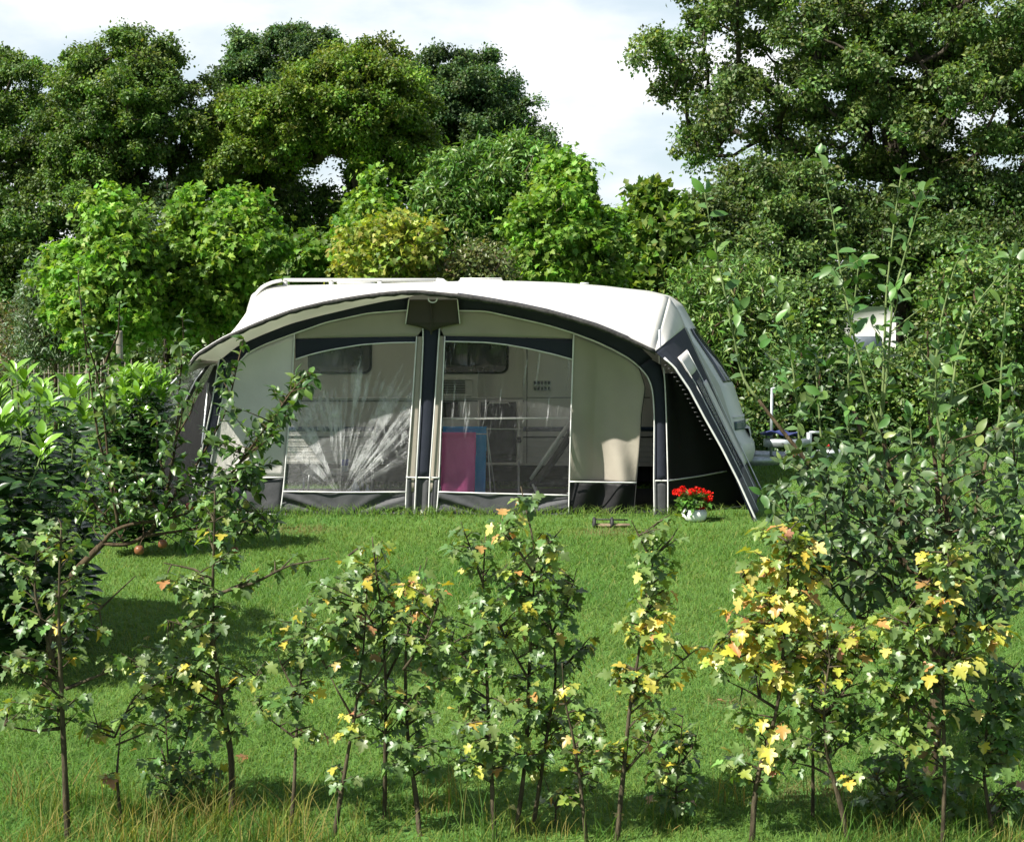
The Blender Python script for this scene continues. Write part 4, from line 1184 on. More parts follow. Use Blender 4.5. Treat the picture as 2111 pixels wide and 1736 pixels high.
def tree(name, label, cat, trunk, poly, Z, depth, r, ncl, per, tmpl, size, cols, wts, seed, bark=BARK_OAK, rbase=.2, rtip=.012,
         mat=LEAF_FAR, group=None, shell=.5, flat=.75, up=.55, sides=6, stems=None, clv=.16, wood_down=.8, minfrac=.25, holes=0.0, tight=.45, fluff=0.0, boughs=None, tops=()):
    rng = np.random.default_rng(seed)
    b0 = P(trunk[0][0], 900, Z); base_ = np.array([b0[0], Z, 0.0])
    root = empty(name, base_, label, cat, group)
    tp = [base_] + [P(x, y, Z + rng.normal(0, .15)) for x, y in trunk[1:]]
    k = max(6, int(sum(np.linalg.norm(tp[i+1]-tp[i]) for i in range(len(tp)-1))/max(.3, r*.7)))
    tp = smooth_curve(np.array(tp), k, 1); tp[1:-1] += rng.normal(0, .03, (len(tp)-2, 3))*(rbase*2)
    cl = fill_clumps(poly, Z, depth, r, ncl, rng, holes, tight)
    if boughs:
        nb, R, sub = boughs
        bc = fill_clumps(poly, Z, depth, R, nb, rng, holes, tight)
        d = norm(rng.standard_normal((len(bc), sub, 3)) + np.array([0, 0, .45]))
        Rb = R*rng.uniform(.65, 1.25, (len(bc), 1, 1))
        cl = (bc[:, None] + d*Rb*rng.uniform(.55, 1.08, (len(bc), sub, 1))*np.array([1, 1, .68])).reshape(-1, 3)
        cv_b = np.repeat(rng.normal(0, .10, len(bc)), sub)
    if len(tops):
        ex = []
        for x, y in tops:
            lean = rng.uniform(-4, 4)
            for k in range(6): ex.append(P(x + lean*k, y + 4 + k*13, Z + rng.normal(0, .06)))
        cl = np.vstack([cl, ex])
        if boughs: cv_b = np.concatenate([cv_b, np.full(len(ex), .12)])
    nd, pr, rd = skeleton(tp, cl, rbase, rtip, rng, down=wood_down, minfrac=minfrac)
    wood('trunk', nd, pr, rd, sides, bark, root, 1.25)
    pos, d = clump_leaves(cl, r, per, rng, flat, shell, fluff)
    n = len(pos)
    keep = pos[:, 2] > .03
    nrm = d*.7 + np.array([0, 0, up]) + rng.standard_normal((n, 3))*.45
    tip = d*.6 + rng.standard_normal((n, 3))*.7 + np.array([0, 0, -.25])
    col = palette(rng, n, np.array(cols)*1.3, wts, .16)
    cv = (1 + clv*rng.standard_normal((len(cl), 1))).clip(.6, 1.5)*(1 + .06*rng.standard_normal((len(cl), 3)))
    if boughs: cv = cv + cv_b[:, None]
    col = col*np.repeat(cv, per, 0)
    sz = size*rng.uniform(.65, 1.25, n)
    scatter('crown', tmpl, pos[keep], tip[keep], nrm[keep], sz[keep], col[keep], mat, root)
    return root

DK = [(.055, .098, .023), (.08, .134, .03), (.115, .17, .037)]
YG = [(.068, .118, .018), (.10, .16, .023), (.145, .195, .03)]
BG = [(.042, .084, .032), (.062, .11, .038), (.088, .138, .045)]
OG = 'tall oaks in the row behind the campsite'
tree('oak_tree', 'dark oak cut off by the picture edge beside the domed crown', 'tree', [(30, 700), (35, 400), (45, 280)],
     [(-130,560),(-130,150),(-60,110),(20,108),(75,112),(95,160),(120,260),(110,480),(60,560)], 50, 2.6, .30, 10, 185, DIAMOND, .118, DK, [4, 4, 1.4], 41, rbase=.3, boughs=(40, .72, 14), holes=.12, tight=.38, fluff=.2, shell=.1, group=OG)
tree('oak_tree', 'broad domed oak crown with dark trunk above the young plane trees', 'tree', [(232, 700), (225, 480), (235, 300), (240, 190)],
     [(70,360),(90,215),(140,130),(195,86),(250,72),(300,80),(350,92),(395,130),(430,190),(445,280),(440,400),(370,440),(290,430),(180,400),(100,420)], 47, 3.0, .30, 10, 185, DIAMOND, .118, DK, [3, 4.5, 2], 42, rbase=.32, boughs=(58, .72, 14), holes=.12, tight=.38, fluff=.2, shell=.1, group=OG)
tree('oak_tree', 'blue-green oak set back in the gap between the two biggest crowns', 'tree', [(560, 700), (560, 400), (570, 200)],
     [(420,200),(450,140),(480,90),(520,72),(580,62),(640,66),(690,95),(700,170),(640,250),(520,300),(440,290)], 60, 2.8, .30, 10, 185, DIAMOND, .13, BG, [3, 4, 2], 43, rbase=.35, boughs=(42, .72, 14), holes=.12, tight=.38, fluff=.2, shell=.1, group=OG)
tree('oak_tree', 'yellowish-green oak, the largest crown, with forked trunks over the white roof', 'tree', [(760, 720), (752, 420), (742, 330), (735, 220)],
     [(440,250),(480,190),(560,170),(640,130),(690,100),(740,88),(800,100),(850,130),(890,200),(905,300),(880,380),(820,370),(740,330),(660,330),(600,350),(520,340),(450,380),(420,330)], 46, 3.2, .30, 10, 185, DIAMOND, .118, YG, [3, 4, 2], 44, rbase=.32, boughs=(70, .72, 14), holes=.12, tight=.38, fluff=.2, shell=.1, group=OG)
tree('oak_tree', 'forked oak with leaning dark trunk under the yellowish crown', 'tree', [(600, 700), (575, 480), (545, 400), (520, 330)],
     [(430,300),(480,260),(560,300),(620,360),(600,430),(540,470),(460,440),(420,380)], 50, 1.6, .30, 10, 185, DIAMOND, .118, YG, [4, 3, 1], 45, rbase=.3, boughs=(16, .75, 13), holes=.2, tight=.5, fluff=.3, shell=.1, group=OG)
tree('oak_tree', 'dark bluish oak sloping down to the open sky above the bushes', 'tree', [(905, 700), (910, 430), (925, 320), (940, 220)],
     [(840,130),(900,100),(950,98),(1000,120),(1040,160),(1075,220),(1110,270),(1135,320),(1150,380),(1100,420),(1000,400),(900,380),(850,300)], 52, 3.0, .30, 10, 185, DIAMOND, .118, BG, [3, 4, 2], 46, rbase=.32, boughs=(56, .72, 14), holes=.12, tight=.38, fluff=.2, shell=.1, group=OG)
UN = 'dark undergrowth below the oaks'
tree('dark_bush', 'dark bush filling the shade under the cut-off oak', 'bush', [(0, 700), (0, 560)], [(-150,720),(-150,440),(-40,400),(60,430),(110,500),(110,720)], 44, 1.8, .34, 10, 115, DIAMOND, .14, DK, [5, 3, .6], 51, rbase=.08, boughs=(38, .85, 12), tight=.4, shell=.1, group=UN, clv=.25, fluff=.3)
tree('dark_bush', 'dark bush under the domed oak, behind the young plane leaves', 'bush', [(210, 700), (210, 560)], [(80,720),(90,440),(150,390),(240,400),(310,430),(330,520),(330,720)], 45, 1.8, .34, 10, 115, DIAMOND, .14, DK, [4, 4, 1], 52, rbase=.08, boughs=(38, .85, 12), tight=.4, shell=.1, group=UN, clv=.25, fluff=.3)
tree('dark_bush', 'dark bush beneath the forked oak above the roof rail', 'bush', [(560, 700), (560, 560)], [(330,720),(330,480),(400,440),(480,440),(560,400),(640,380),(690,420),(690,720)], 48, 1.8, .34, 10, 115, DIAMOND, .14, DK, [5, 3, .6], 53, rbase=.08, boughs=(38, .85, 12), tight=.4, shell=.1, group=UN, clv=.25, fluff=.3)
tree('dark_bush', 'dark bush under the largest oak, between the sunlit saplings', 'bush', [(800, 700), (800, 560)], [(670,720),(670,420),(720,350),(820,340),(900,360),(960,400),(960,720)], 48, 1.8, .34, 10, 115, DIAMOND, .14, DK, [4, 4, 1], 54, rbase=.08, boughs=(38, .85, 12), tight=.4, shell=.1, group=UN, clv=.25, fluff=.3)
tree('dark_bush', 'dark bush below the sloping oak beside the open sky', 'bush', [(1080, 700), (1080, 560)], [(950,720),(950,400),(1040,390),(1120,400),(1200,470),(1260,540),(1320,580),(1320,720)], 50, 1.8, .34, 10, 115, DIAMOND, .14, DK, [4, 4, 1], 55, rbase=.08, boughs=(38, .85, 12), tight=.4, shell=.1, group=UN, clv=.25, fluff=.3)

# the great oak at the other side
tree('oak_tree', 'huge spreading oak with open branching against the sky above the willow shoots', 'tree',
     [(1870, 760), (1865, 520), (1850, 380), (1840, 240), (1790, 90), (1760, -60)],
     [(1420,-180),(1410,-20),(1455,30),(1400,70),(1330,95),(1345,150),(1375,215),(1395,290),(1440,345),(1500,330),(1560,300),(1600,330),(1640,430),(1800,470),(2000,480),(2240,430),(2330,250),(2330,-180)],
     34, 3.2, .27, 10, 105, DIAMOND, .105, [(.065, .11, .032), (.088, .14, .038), (.13, .175, .046)], [4, 4, 1.6], 47, rbase=.42, rtip=.011, shell=.1, minfrac=.3, boughs=(165, .62, 13), holes=.22, tight=.2, fluff=.2)
G2 = 'oak scrub filling in below the great oak'
tree('oak_scrub', 'dense low oak scrub below the great oak at the skyline gap', 'bush', [(1560, 720), (1560, 560)],
     [(1400,720),(1400,480),(1440,390),(1520,350),(1600,330),(1680,350),(1740,420),(1760,720)], 31, 1.8, .25, 10, 100, DIAMOND, .10, [(.06, .105, .03), (.085, .135, .038), (.12, .165, .045)], [4, 4, 1.5], 56, rbase=.08, boughs=(70, .55, 12), tight=.4, shell=.1, fluff=.35, group=G2)
tree('oak_scrub', 'dense low oak scrub below the great oak at the picture edge', 'bush', [(1960, 720), (1960, 560)],
     [(1890,720),(1870,590),(1740,560),(1740,440),(1820,400),(1940,380),(2060,380),(2230,400),(2230,720)], 32, 1.8, .25, 10, 100, DIAMOND, .10, [(.045, .085, .022), (.065, .112, .028), (.095, .14, .035)], [4, 4, 1.2], 57, rbase=.08, boughs=(70, .55, 12), tight=.4, shell=.1, fluff=.35, group=G2)
tree('chestnut_shrub', 'yellow-green young chestnut standing at the edge of the sky gap', 'tree', [(1350, 720), (1345, 560), (1340, 430)],
     [(1285,620),(1290,500),(1305,430),(1320,375),(1345,372),(1380,400),(1430,440),(1460,520),(1450,640),(1300,650)], 28, 1.0, .36, 75, 190, DIAMOND, .19, [(.07, .13, .022), (.105, .17, .03), (.16, .215, .04)], [3, 4, 1.5], 58, rbase=.07, bark=BARK_TWIG, mat=LEAF_MID)

# sunlit young trees close behind the caravan
PLG = [(.08, .17, .02), (.115, .215, .028), (.17, .27, .04)]
YP = 'young plane trees behind the awning'
def young(label, trunk, poly, Z, seed, ncl=70, per=70, cols=PLG, wts=(3, 4, 2.4), size=.102, depth=.9, r=.26, name='young_plane_tree', tmpl=PLANE, mat=LEAF_MID, group=YP, **kw):
    return tree(name, label, 'tree', trunk, poly, Z, depth, r, ncl, per, tmpl, size, cols, wts, seed, bark=BARK_PALE, rbase=.045, rtip=.006, mat=mat, group=group, shell=.35, up=.8, **kw)
young('young plane tree with a tall jagged top beside the grey-green willow bush', [(238, 900), (238, 600), (228, 430)],
      [(85,560),(95,515),(140,500),(185,480),(195,400),(225,384),(262,400),(285,440),(310,460),(320,560),(320,700),(180,760),(100,640)], 22, 61, 10, 78, tops=[(192,402),(225,388),(262,404),(142,502),(112,510)], fluff=.35, boughs=(42, .36, 8), r=.16, size=.088, tight=.85)
young('second young plane tree beside the spruce tip, with several pointed tops', [(430, 900), (440, 600), (460, 440)],
      [(300,560),(330,470),(370,395),(405,385),(430,420),(455,390),(480,388),(500,420),(530,400),(545,430),(570,450),(585,500),(570,560),(540,600),(520,690),(400,720),(310,700)], 23, 62, 10, 78, tops=[(385,394),(405,390),(470,394),(492,390),(530,402),(566,452)], fluff=.35, boughs=(50, .36, 8), r=.16, size=.088, tight=.85)
young('young plane tree rising over the roof rail', [(745, 900), (750, 560), (762, 400)],
      [(690,580),(690,480),(720,420),(755,355),(775,350),(795,400),(825,430),(850,470),(860,580)], 24, 63, 10, 78, tops=[(757,358),(776,353),(797,388)], fluff=.35, boughs=(26, .36, 8), r=.16, size=.088, tight=.85)
young('glossy young plane tree in front of the sky gap', [(1170, 900), (1165, 560), (1160, 380)],
      [(1035,590),(1040,500),(1030,440),(1075,410),(1110,390),(1130,340),(1165,312),(1195,330),(1215,390),(1245,430),(1270,440),(1285,480),(1280,560),(1300,620),(1050,625)], 23, 64, 10, 78, tops=[(1130,345),(1165,314),(1195,336),(1268,442),(1078,412),(1240,432)], fluff=.35, boughs=(48, .36, 8), r=.16, size=.088, tight=.85)
young('low bright plane sapling over the caravan roof, left of the pointed one', [(640, 900), (640, 560)],
      [(585,590),(595,530),(640,490),(690,480),(720,520),(720,590)], 25, 65, 10, 46, boughs=(16, .36, 8), r=.17, size=.115, fluff=.35, cols=[(.06,.13,.02),(.09,.17,.025),(.13,.2,.03)])
young('thin yellow-leaved maple with bare pale stems behind the roof rail', [(800, 900), (802, 600), (810, 480)],
      [(700,590),(720,500),(760,470),(820,445),(870,455),(885,520),(870,590)], 21.5, 66, 10, 40, boughs=(26, .34, 8), r=.17, fluff=.35, cols=[(.19, .235, .03), (.26, .28, .05), (.11, .17, .025)], wts=(3, 2, 2.5), size=.08, name='young_maple', group=None)
young('rounded walnut tree with drooping narrow leaves behind the awning peak', [(990, 900), (995, 560), (1000, 380)],
      [(880,590),(870,500),(885,420),(875,390),(900,345),(925,330),(960,330),(985,290),(1030,300),(1070,285),(1110,310),(1140,330),(1135,420),(1070,460),(1050,590)], 25, 67, 10, 75, tops=[(900,346),(985,291),(1030,299),(1070,287),(884,392)], boughs=(55, .42, 9), r=.2, fluff=.3, cols=[(.06, .135, .022), (.09, .175, .03), (.13, .21, .038)], wts=(4, 4, 1.5), size=.13, tmpl=NARROW, name='walnut_tree', mat=LEAF_SHR, group=None)
tree('olive_shrub', 'dull olive shrub just above the roof hatch', 'bush', [(970, 900), (970, 600)], [(890,600),(900,540),(960,500),(1020,500),(1055,540),(1060,600)], 21.5, .7, .26, 40, 120, DIAMOND, .07, [(.075, .095, .03), (.10, .12, .04), (.13, .13, .05)], [3, 3, 1], 68, rbase=.03, bark=BARK_TWIG, mat=LEAF_SHR)
# spruce tip between the planes
def spruce():
    rng = np.random.default_rng(71); Z = 27
    b0 = P(345, 900, Z); root = empty('spruce_tree', (b0[0], Z, 0), 'slim grey-green spruce tip poking up between the bright plane trees', 'tree')
    top = P(345, 378, Z); base_ = np.array([b0[0], Z, 0])
    mb = MB(); mb.tube([base_, (base_+top)/2, top], [.09, .05, .012], 8); mb.build('trunk', BARK_OAK, root, smooth=True)
    pos, tip, nr = [], [], []
    for z in np.arange(.8, top[2]-.05, .16):
        L = .10 + .52*(top[2]-z)/1.6 if top[2]-z < 2 else .85
        for a in rng.uniform(0, 2*math.pi, 7):
            dv = np.array([math.cos(a), math.sin(a), .28]); c = base_*(1-z/top[2]) + top*(z/top[2])
            m = int(12+L*40); t = rng.uniform(.1, 1, m)[:, None]
            pos.append(c+dv*t*L+rng.normal(0, .015, (m, 3))); tip.append(dv+rng.normal(0, .6, (m, 3))); nr.append(np.tile([0, 0, 1.0], (m, 1))+rng.normal(0, .4, (m, 3)))
    pos, tip, nr = map(np.concatenate, (pos, tip, nr))
    scatter('crown', NARROW, pos, tip, nr, rng.uniform(.06, .11, len(pos)), palette(rng, len(pos), [(.05, .095, .045), (.075, .12, .055), (.12, .15, .05)], [3, 3, 1]), LEAF_SHR, root)
spruce()
tree('willow_bush', 'feathery grey-green willow bush at the foot of the plane trees', 'bush', [(115, 900), (115, 600)], [(30,700),(40,590),(70,545),(110,520),(160,540),(190,600),(200,740),(60,760)], 24, .8, .3, 70, 190, NARROW, .10, [(.08, .125, .06), (.11, .16, .08), (.06, .10, .04)], [3, 2, 2], 72, rbase=.03, bark=BARK_TWIG, mat=LEAF_SHR)
tree('brown_bush', 'brownish half-dead bush with bare arching twigs near the paling fence', 'bush', [(60, 900), (60, 700)], [(-60,800),(-60,640),(0,600),(70,630),(130,680),(170,740),(170,800)], 28, .8, .36, 45, 110, NARROW, .09, [(.09, .085, .03), (.13, .10, .04), (.06, .075, .02)], [3, 2, 3], 73, rbase=.03, bark=BARK_PALE, mat=LEAF_SHR)
tree('dark_bush', 'dark bush behind the paling fence', 'bush', [(250, 900), (250, 700)], [(150,800),(150,690),(220,650),(330,660),(400,640),(470,660),(500,800)], 28.5, .8, .42, 60, 130, DIAMOND, .13, DK, [4, 3, 1], 74, rbase=.04, bark=BARK_TWIG, mat=LEAF_SHR, group=None)
tree('dark_bush', 'dark bush between the plane trees and the caravan end', 'bush', [(470, 900), (470, 700)], [(380,800),(390,640),(430,560),(500,560),(540,600),(560,700),(560,800)], 26, .9, .4, 60, 140, DIAMOND, .12, [(.05, .10, .02), (.075, .13, .025), (.10, .15, .03)], [4, 3, 1], 75, rbase=.04, bark=BARK_TWIG, mat=LEAF_SHR, group=None)
tree('golden_bush', 'small yellow-tipped bush on the grass behind the apple tree', 'bush', [(270, 960), (270, 850)], [(225,920),(230,840),(260,790),(310,780),(345,810),(350,880),(330,930)], 14, .35, .16, 42, 70, DIAMOND, .055, [(.13, .16, .02), (.06, .11, .016), (.03, .065, .012)], [2, 3, 3], 76, rbase=.02, bark=BARK_TWIG, mat=LEAF_SHR)

# shrubbery at the far side of the caravan
SG = 'shrubs growing behind the drawbar'
SC = [(.07, .135, .028), (.10, .175, .036), (.14, .21, .045)]
tree('elder_bush', 'bright green bush right behind the front window of the caravan', 'bush', [(1500, 900), (1500, 700)], [(1370,620),(1400,560),(1460,520),(1540,510),(1600,540),(1640,640),(1650,800),(1640,930),(1500,950),(1400,780)], 22.5, 1.0, .3, 170, 120, NARROW, .12, SC, [3, 4, 2], 81, rbase=.05, bark=BARK_TWIG, mat=LEAF_SHR, group=SG)
tree('hazel_bush', 'darker bush with round leaves over the drawbar', 'bush', [(1640, 900), (1640, 760)], [(1540,960),(1540,830),(1590,740),(1660,700),(1740,700),(1770,780),(1770,960)], 20.5, .9, .28, 120, 110, DIAMOND, .08, [(.032, .07, .016), (.05, .095, .022), (.09, .13, .03)], [4, 3, 1], 82, rbase=.05, bark=BARK_TWIG, mat=LEAF_SHR, group=SG)
tree('hazel_bush', 'leafy bush standing in front of the far caravan', 'bush', [(1800, 900), (1800, 760)], [(1740,930),(1730,760),(1760,722),(1820,716),(1890,716),(1920,760),(1920,930)], 23, .9, .3, 115, 115, DIAMOND, .085, [(.06, .115, .026), (.085, .145, .034), (.13, .19, .042)], [4, 3, 1.4], 83, rbase=.05, bark=BARK_TWIG, mat=LEAF_SHR, group=SG)
tree('hazel_bush', 'tall leafy bush at the picture edge behind the willow shoots', 'bush', [(2030, 900), (2030, 700)], [(1890,880),(1890,640),(1915,560),(1980,500),(2060,520),(2180,500),(2180,880)], 22, 1.0, .32, 160, 120, DIAMOND, .085, [(.06, .115, .026), (.09, .15, .034), (.14, .19, .042)], [4, 3, 1.6], 84, rbase=.05, bark=BARK_TWIG, mat=LEAF_SHR, group=SG)
tree('hazel_bush', 'bush between the bright elder and the far caravan', 'bush', [(1690, 900), (1690, 700)], [(1610,760),(1620,600),(1660,560),(1710,580),(1735,630),(1740,700),(1725,780)], 26, .9, .34, 95, 110, DIAMOND, .10, [(.06, .115, .026), (.085, .145, .034), (.13, .19, .042)], [4, 3, 1.4], 85, rbase=.05, bark=BARK_TWIG, mat=LEAF_SHR, group=SG)
tree('hazel_bush', 'bush behind the far caravan, below the oak scrub', 'bush', [(1850, 800), (1850, 640)], [(1700,720),(1700,540),(1760,470),(1900,480),(1960,560),(1960,720)], 42.5, 1.0, .55, 50, 150, DIAMOND, .2, DK, [4, 3, 1], 86, rbase=.06, bark=BARK_TWIG, mat=LEAF_SHR, group=SG)

# paling fence, stake and posts
YFN = 26.5
M_PALE_W = bark_mat('weathered_paling', (.16, .14, .10), (.36, .33, .27), 20)
FN = empty('paling_fence', (P(220, 800, YFN)[0], YFN, 0), 'low chestnut paling fence wired together in front of the dark bushes', 'fence')
rg = np.random.default_rng(8)
for i, px in enumerate(np.arange(24, 560, 10.6)):
    x = P(px, 700, YFN)[0]; h_ = 1.17+rg.normal(0, .03); ln = rg.normal(0, .02)
    mb = MB(); mb.tube([(x, YFN, 0), (x+ln, YFN, h_-.06), (x+ln, YFN, h_)], [.02, .018, .004], 5); mb.build('paling', M_PALE_W, FN)
for z in (.35, .95):
    mb = MB(); mb.tube([(P(20, 700, YFN)[0], YFN-.03, z), (P(560, 700, YFN)[0], YFN-.03, z)], .003, 5); mb.build('wire', M_PALE_W, FN)
M_POST = bark_mat('post_wood', (.16, .12, .07), (.34, .27, .17), 18)
def post(px, ytop, Z, r, label, name='wooden_post', mat=M_POST, group=None):
    x = P(px, 900, Z)[0]; zt = P(px, ytop, Z)[2]
    mb = MB(); mb.tube([(x, Z, 0), (x+.005, Z, zt-.02), (x+.005, Z, zt)], [r, r, r*.85], 12)
    return tag(mb.build(name, mat, None, smooth=True, origin=(x, Z, 0)), label, 'post', group)
sk = empty('tree_stake', (P(250, 900, 13.2)[0], 13.2, 0), 'grey round tree stake with a black strap behind the apple tree', 'stake')
x = P(250, 900, 13.2)[0]; zt = P(250, 682, 13.2)[2]
mb = MB(); mb.tube([(x, 13.2, 0), (x, 13.2, zt-.02), (x, 13.2, zt)], [.032, .03, .026], 12); mb.build('stake_pole', M_PALE_W, sk, smooth=True)
mb = MB(); mb.tube([(x, 13.2, zt-.30), (x, 13.2, zt-.27)], .042, 12); mb.build('strap', M_RUB, sk, smooth=True)
post(1977, 700, 24.5, .06, 'thicker pale wooden post behind the willow, beside the sunlit grass')
post(2012, 860, 25.5, .055, 'shorter pale wooden post next to the thicker one behind the willow')
# small laurel hedge plants on the lawn behind the apple tree
# ------------------------------------------------------------------ shrubs and saplings on the near side
LEAF_MAPLE = leaf_mat('maple_leaves', .42, .6, .32, (1.3, 1.25, .45))
LEAF_LAUREL = leaf_mat('laurel_leaves', .22, .6, .22, (1.3, 1.4, .4))
LEAF_APPLE = leaf_mat('apple_leaves', .38, .5, .28)
LEAF_SALIX = leaf_mat('sallow_leaves', .42, .5, .26)
BARK_SAP = bark_mat('sapling_bark', (.030, .024, .014), (.12, .098, .06), 45)
BARK_GRN = bark_mat('green_shoot', (.10, .15, .05), (.22, .27, .11), 45)

def path3(pts, Z, rng, wob=.03, n=24, ground=False):
    q = [P(x, y, Z) for x, y in pts]
    if ground: q[0][2] = min(q[0][2], 0.0)
    q = np.array(q); q[1:, 1] += np.cumsum(rng.normal(0, wob, len(q)-1))
    return smooth_curve(q, n, 2)

def twigs_to(trunks, targets, rng, lift=(.25, .6)):
    """a curved twig from the nearest fitting place on a stem to every target"""
    S = np.concatenate(trunks)
    out = []
    for t in targets:
        hd = np.hypot(S[:, 0]-t[0], S[:, 1]-t[1]); want = t[2]-hd*rng.uniform(*lift)
        i = int((hd*1.0 + 1.6*np.abs(S[:, 2]-want)).argmin()); a = S[i]; L = np.linalg.norm(t-a)
        if L < .03: t = t + np.array([.05, 0, .05]); L = .07
        ctl = a + (t-a)*.5 + np.array([0, 0, .05*L]) + rng.normal(0, .05*L, 3)
        s = np.linspace(0, 1, 7)[:, None]
        out.append((1-s)**2*a + 2*s*(1-s)*ctl + s*s*t)
    return out

def leaf_pairs(tw, rng, gap=.045, start=.2, opp=True, endtuft=2):
    """node points and outward directions along twigs"""
    pos, out = [], []
    for c in tw:
        d = np.concatenate(([0], np.cumsum(np.linalg.norm(np.diff(c, axis=0), axis=1)))); L = d[-1]
        s = np.arange(L*start + rng.uniform(0, gap), L, gap)
        ang = rng.uniform(0, 6.28)
        for k, v in enumerate(s):
            p = np.array([np.interp(v, d, c[:, j]) for j in range(3)])
            q = np.array([np.interp(min(v+.02, L), d, c[:, j]) for j in range(3)]); T = norm(q-p+1e-6)
            u = norm(np.cross(T, [0, 0, 1.0]) + 1e-6); w = np.cross(T, u)
            ang += 1.57 if opp else 2.4
            for sg in ((1, -1) if opp else (1,)):
                o = sg*(math.cos(ang)*u + math.sin(ang)*w) + T*.35
                pos.append(p); out.append(o)
        for _ in range(endtuft):
            T = norm(c[-1]-c[-2]); pos.append(c[-1]); out.append(T*.7 + rng.normal(0, .6, 3))
    return np.array(pos), norm(np.array(out))

MG = [(.080, .155, .045), (.115, .20, .058), (.165, .25, .065), (.27, .34, .06)]
MY = [(.52, .43, .06), (.60, .52, .14), (.36, .39, .06), (.48, .26, .08), (.40, .22, .12)]
def sapling(label, stems, blobs, Z, seed, yellow=.08, leaf=.043, rb=.019, name='maple_sapling', cat='sapling', hot=(), greens=MG, gw=(3, 4, 2.4, .7), yw=(3, 2.4, 3, .8, .5), group='field maple saplings along the near edge of the lawn'):
    rng = np.random.default_rng(seed)
    tr = [path3(s, Z, rng, ground=(k == 0)) for k, s in enumerate(stems)]
    tr[0][:, 1] += Z - tr[0][0, 1]
    b0 = np.array([tr[0][0, 0], tr[0][0, 1], 0.0]); tr[0][0, 2] = 0
    root = empty(name, b0, label, cat, group)
    mb = MB()
    for k, t in enumerate(tr):
        r0 = rb*.6 if k == 0 else rb*.34
        rad = np.linspace(r0, r0*.22, len(t))*(1+.06*rng.standard_normal(len(t)).clip(-2, 2))
        if k == 0: rad[0] *= 1.25
        mb.tube(t, rad, 9)
    tg, yf = [], []
    for bl in blobs:
        px, py, rx, ry, n = bl[:5]; n = max(2, int(n*.85)); yv = bl[5] if len(bl) > 5 else yellow
        a = rng.uniform(0, 6.28, n); rr = np.sqrt(rng.random(n))
        for i in range(n):
            dep = rng.normal(0, .6)*max(rx, 40)*Z/FL
            q = P(px + rx*rr[i]*math.cos(a[i]), py + ry*rr[i]*math.sin(a[i]), Z + np.clip(dep, -.35, .35)); tg.append(q); yf.append(yv)
    tw = twigs_to(tr, tg, rng)
    for t in tw: mb.tube(t, np.linspace(.0042, .0014, len(t)), 4, caps=False)
    mb.build('trunk', BARK_SAP, root, smooth=True)
    P_, O_, Yv = [], [], []
    for t, y in zip(tw, yf):
        p, o = leaf_pairs([t], rng, rng.uniform(.036, .050), .25); P_.append(p); O_.append(o); Yv.append(np.full(len(p), np.clip(y*rng.uniform(.2, 2.2), 0, .95)))
    pos, o, yv = np.concatenate(P_), np.concatenate(O_), np.concatenate(Yv)
    n = len(pos); sz = leaf*rng.uniform(.55, 1.2, n)
    tip = o*np.array([1, 1, .3]) + np.array([0, 0, -1.0])*rng.uniform(.0, .85, (n, 1))**1.3 + rng.normal(0, .22, (n, 3))
    nr = np.array([0, 0, 1.0]) + o*rng.uniform(.0, .6, (n, 1))*np.array([1, 1, 0]) + np.array([-.1, -.08, 0]) + rng.normal(0, .28, (n, 3))
    g = palette(rng, n, greens, gw, .16); yl = palette(rng, n, MY, yw, .12)
    m_ = (yv*.75).clip(0, .75)[:, None]*rng.uniform(.3, 1, (n, 1)); g = g*(1-m_) + np.array([.25, .31, .05])*m_
    k = rng.random(n) < yv*.8
    col = np.where(k[:, None], yl, g)
    pos2 = pos + norm(tip)*(sz*.42)[:, None]*.95
    scatter('leaves', MAPLE, pos2, tip, nr, sz, col, LEAF_MAPLE, root)
    return root

ZS = 5.75
sapling('grey-green sapling with straight bare lower trunk in front of the laurel', [[(141,1760),(131,1440),(134,1250),(137,1077)], [(131,1420),(95,1330),(68,1220),(72,1110),(66,1080)], [(133,1320),(200,1260),(272,1192)], [(132,1500),(70,1510),(10,1495)], [(135,1420),(215,1390),(300,1370)]],
        [(60,1130,55,60,14,.02),(135,1110,60,50,14,.10),(60,1240,60,50,12,.02),(140,1220,40,60,10,.04),(40,1350,50,40,12,.02),(180,1290,60,40,10,.03),(60,1460,60,50,14,.06),(150,1440,50,40,8,.05),(240,1370,50,25,8,.02),(120,1340,40,40,8,.05)], 5.7, 101, rb=.024)
sapling('low spindly sapling forking at knee height with a few yellow leaves', [[(250,1700),(238,1600),(235,1540),(236,1505)], [(236,1520),(275,1440),(330,1400),(402,1372)], [(240,1535),(300,1510),(345,1480)], [(236,1510),(210,1490),(190,1460)]],
        [(200,1490,25,35,8,.25),(270,1500,40,35,8,.15),(320,1420,45,30,9,.2),(385,1380,35,25,7,.15),(215,1595,14,8,2,.9)], 5.85, 102, rb=.014)
sapling('sapling with thick gnarled trunk and long side branch over the awning foot', [[(477,1700),(475,1560),(463,1480),(447,1400),(438,1300),(437,1218),(445,1120),(449,1010)], [(438,1230),(480,1212),(530,1195),(600,1160),(685,1142)], [(440,1330),(400,1290),(350,1272)], [(455,1430),(500,1400),(540,1388)], [(437,1220),(400,1180),(330,1165)]],
        [(447,1060,42,50,14,.03),(450,1130,40,50,12,.04),(400,1195,60,35,13,.02),(485,1210,50,40,12,.04),(430,1290,60,50,16,.03),(345,1300,40,30,8,.03),(440,1370,60,50,14,.10),(500,1370,45,35,8,.25),(470,1480,30,60,10,.05),(330,1360,60,40,10,.05),(420,1450,50,40,10,.10),(600,1165,40,20,5,.05)], 5.95, 103, rb=.025)
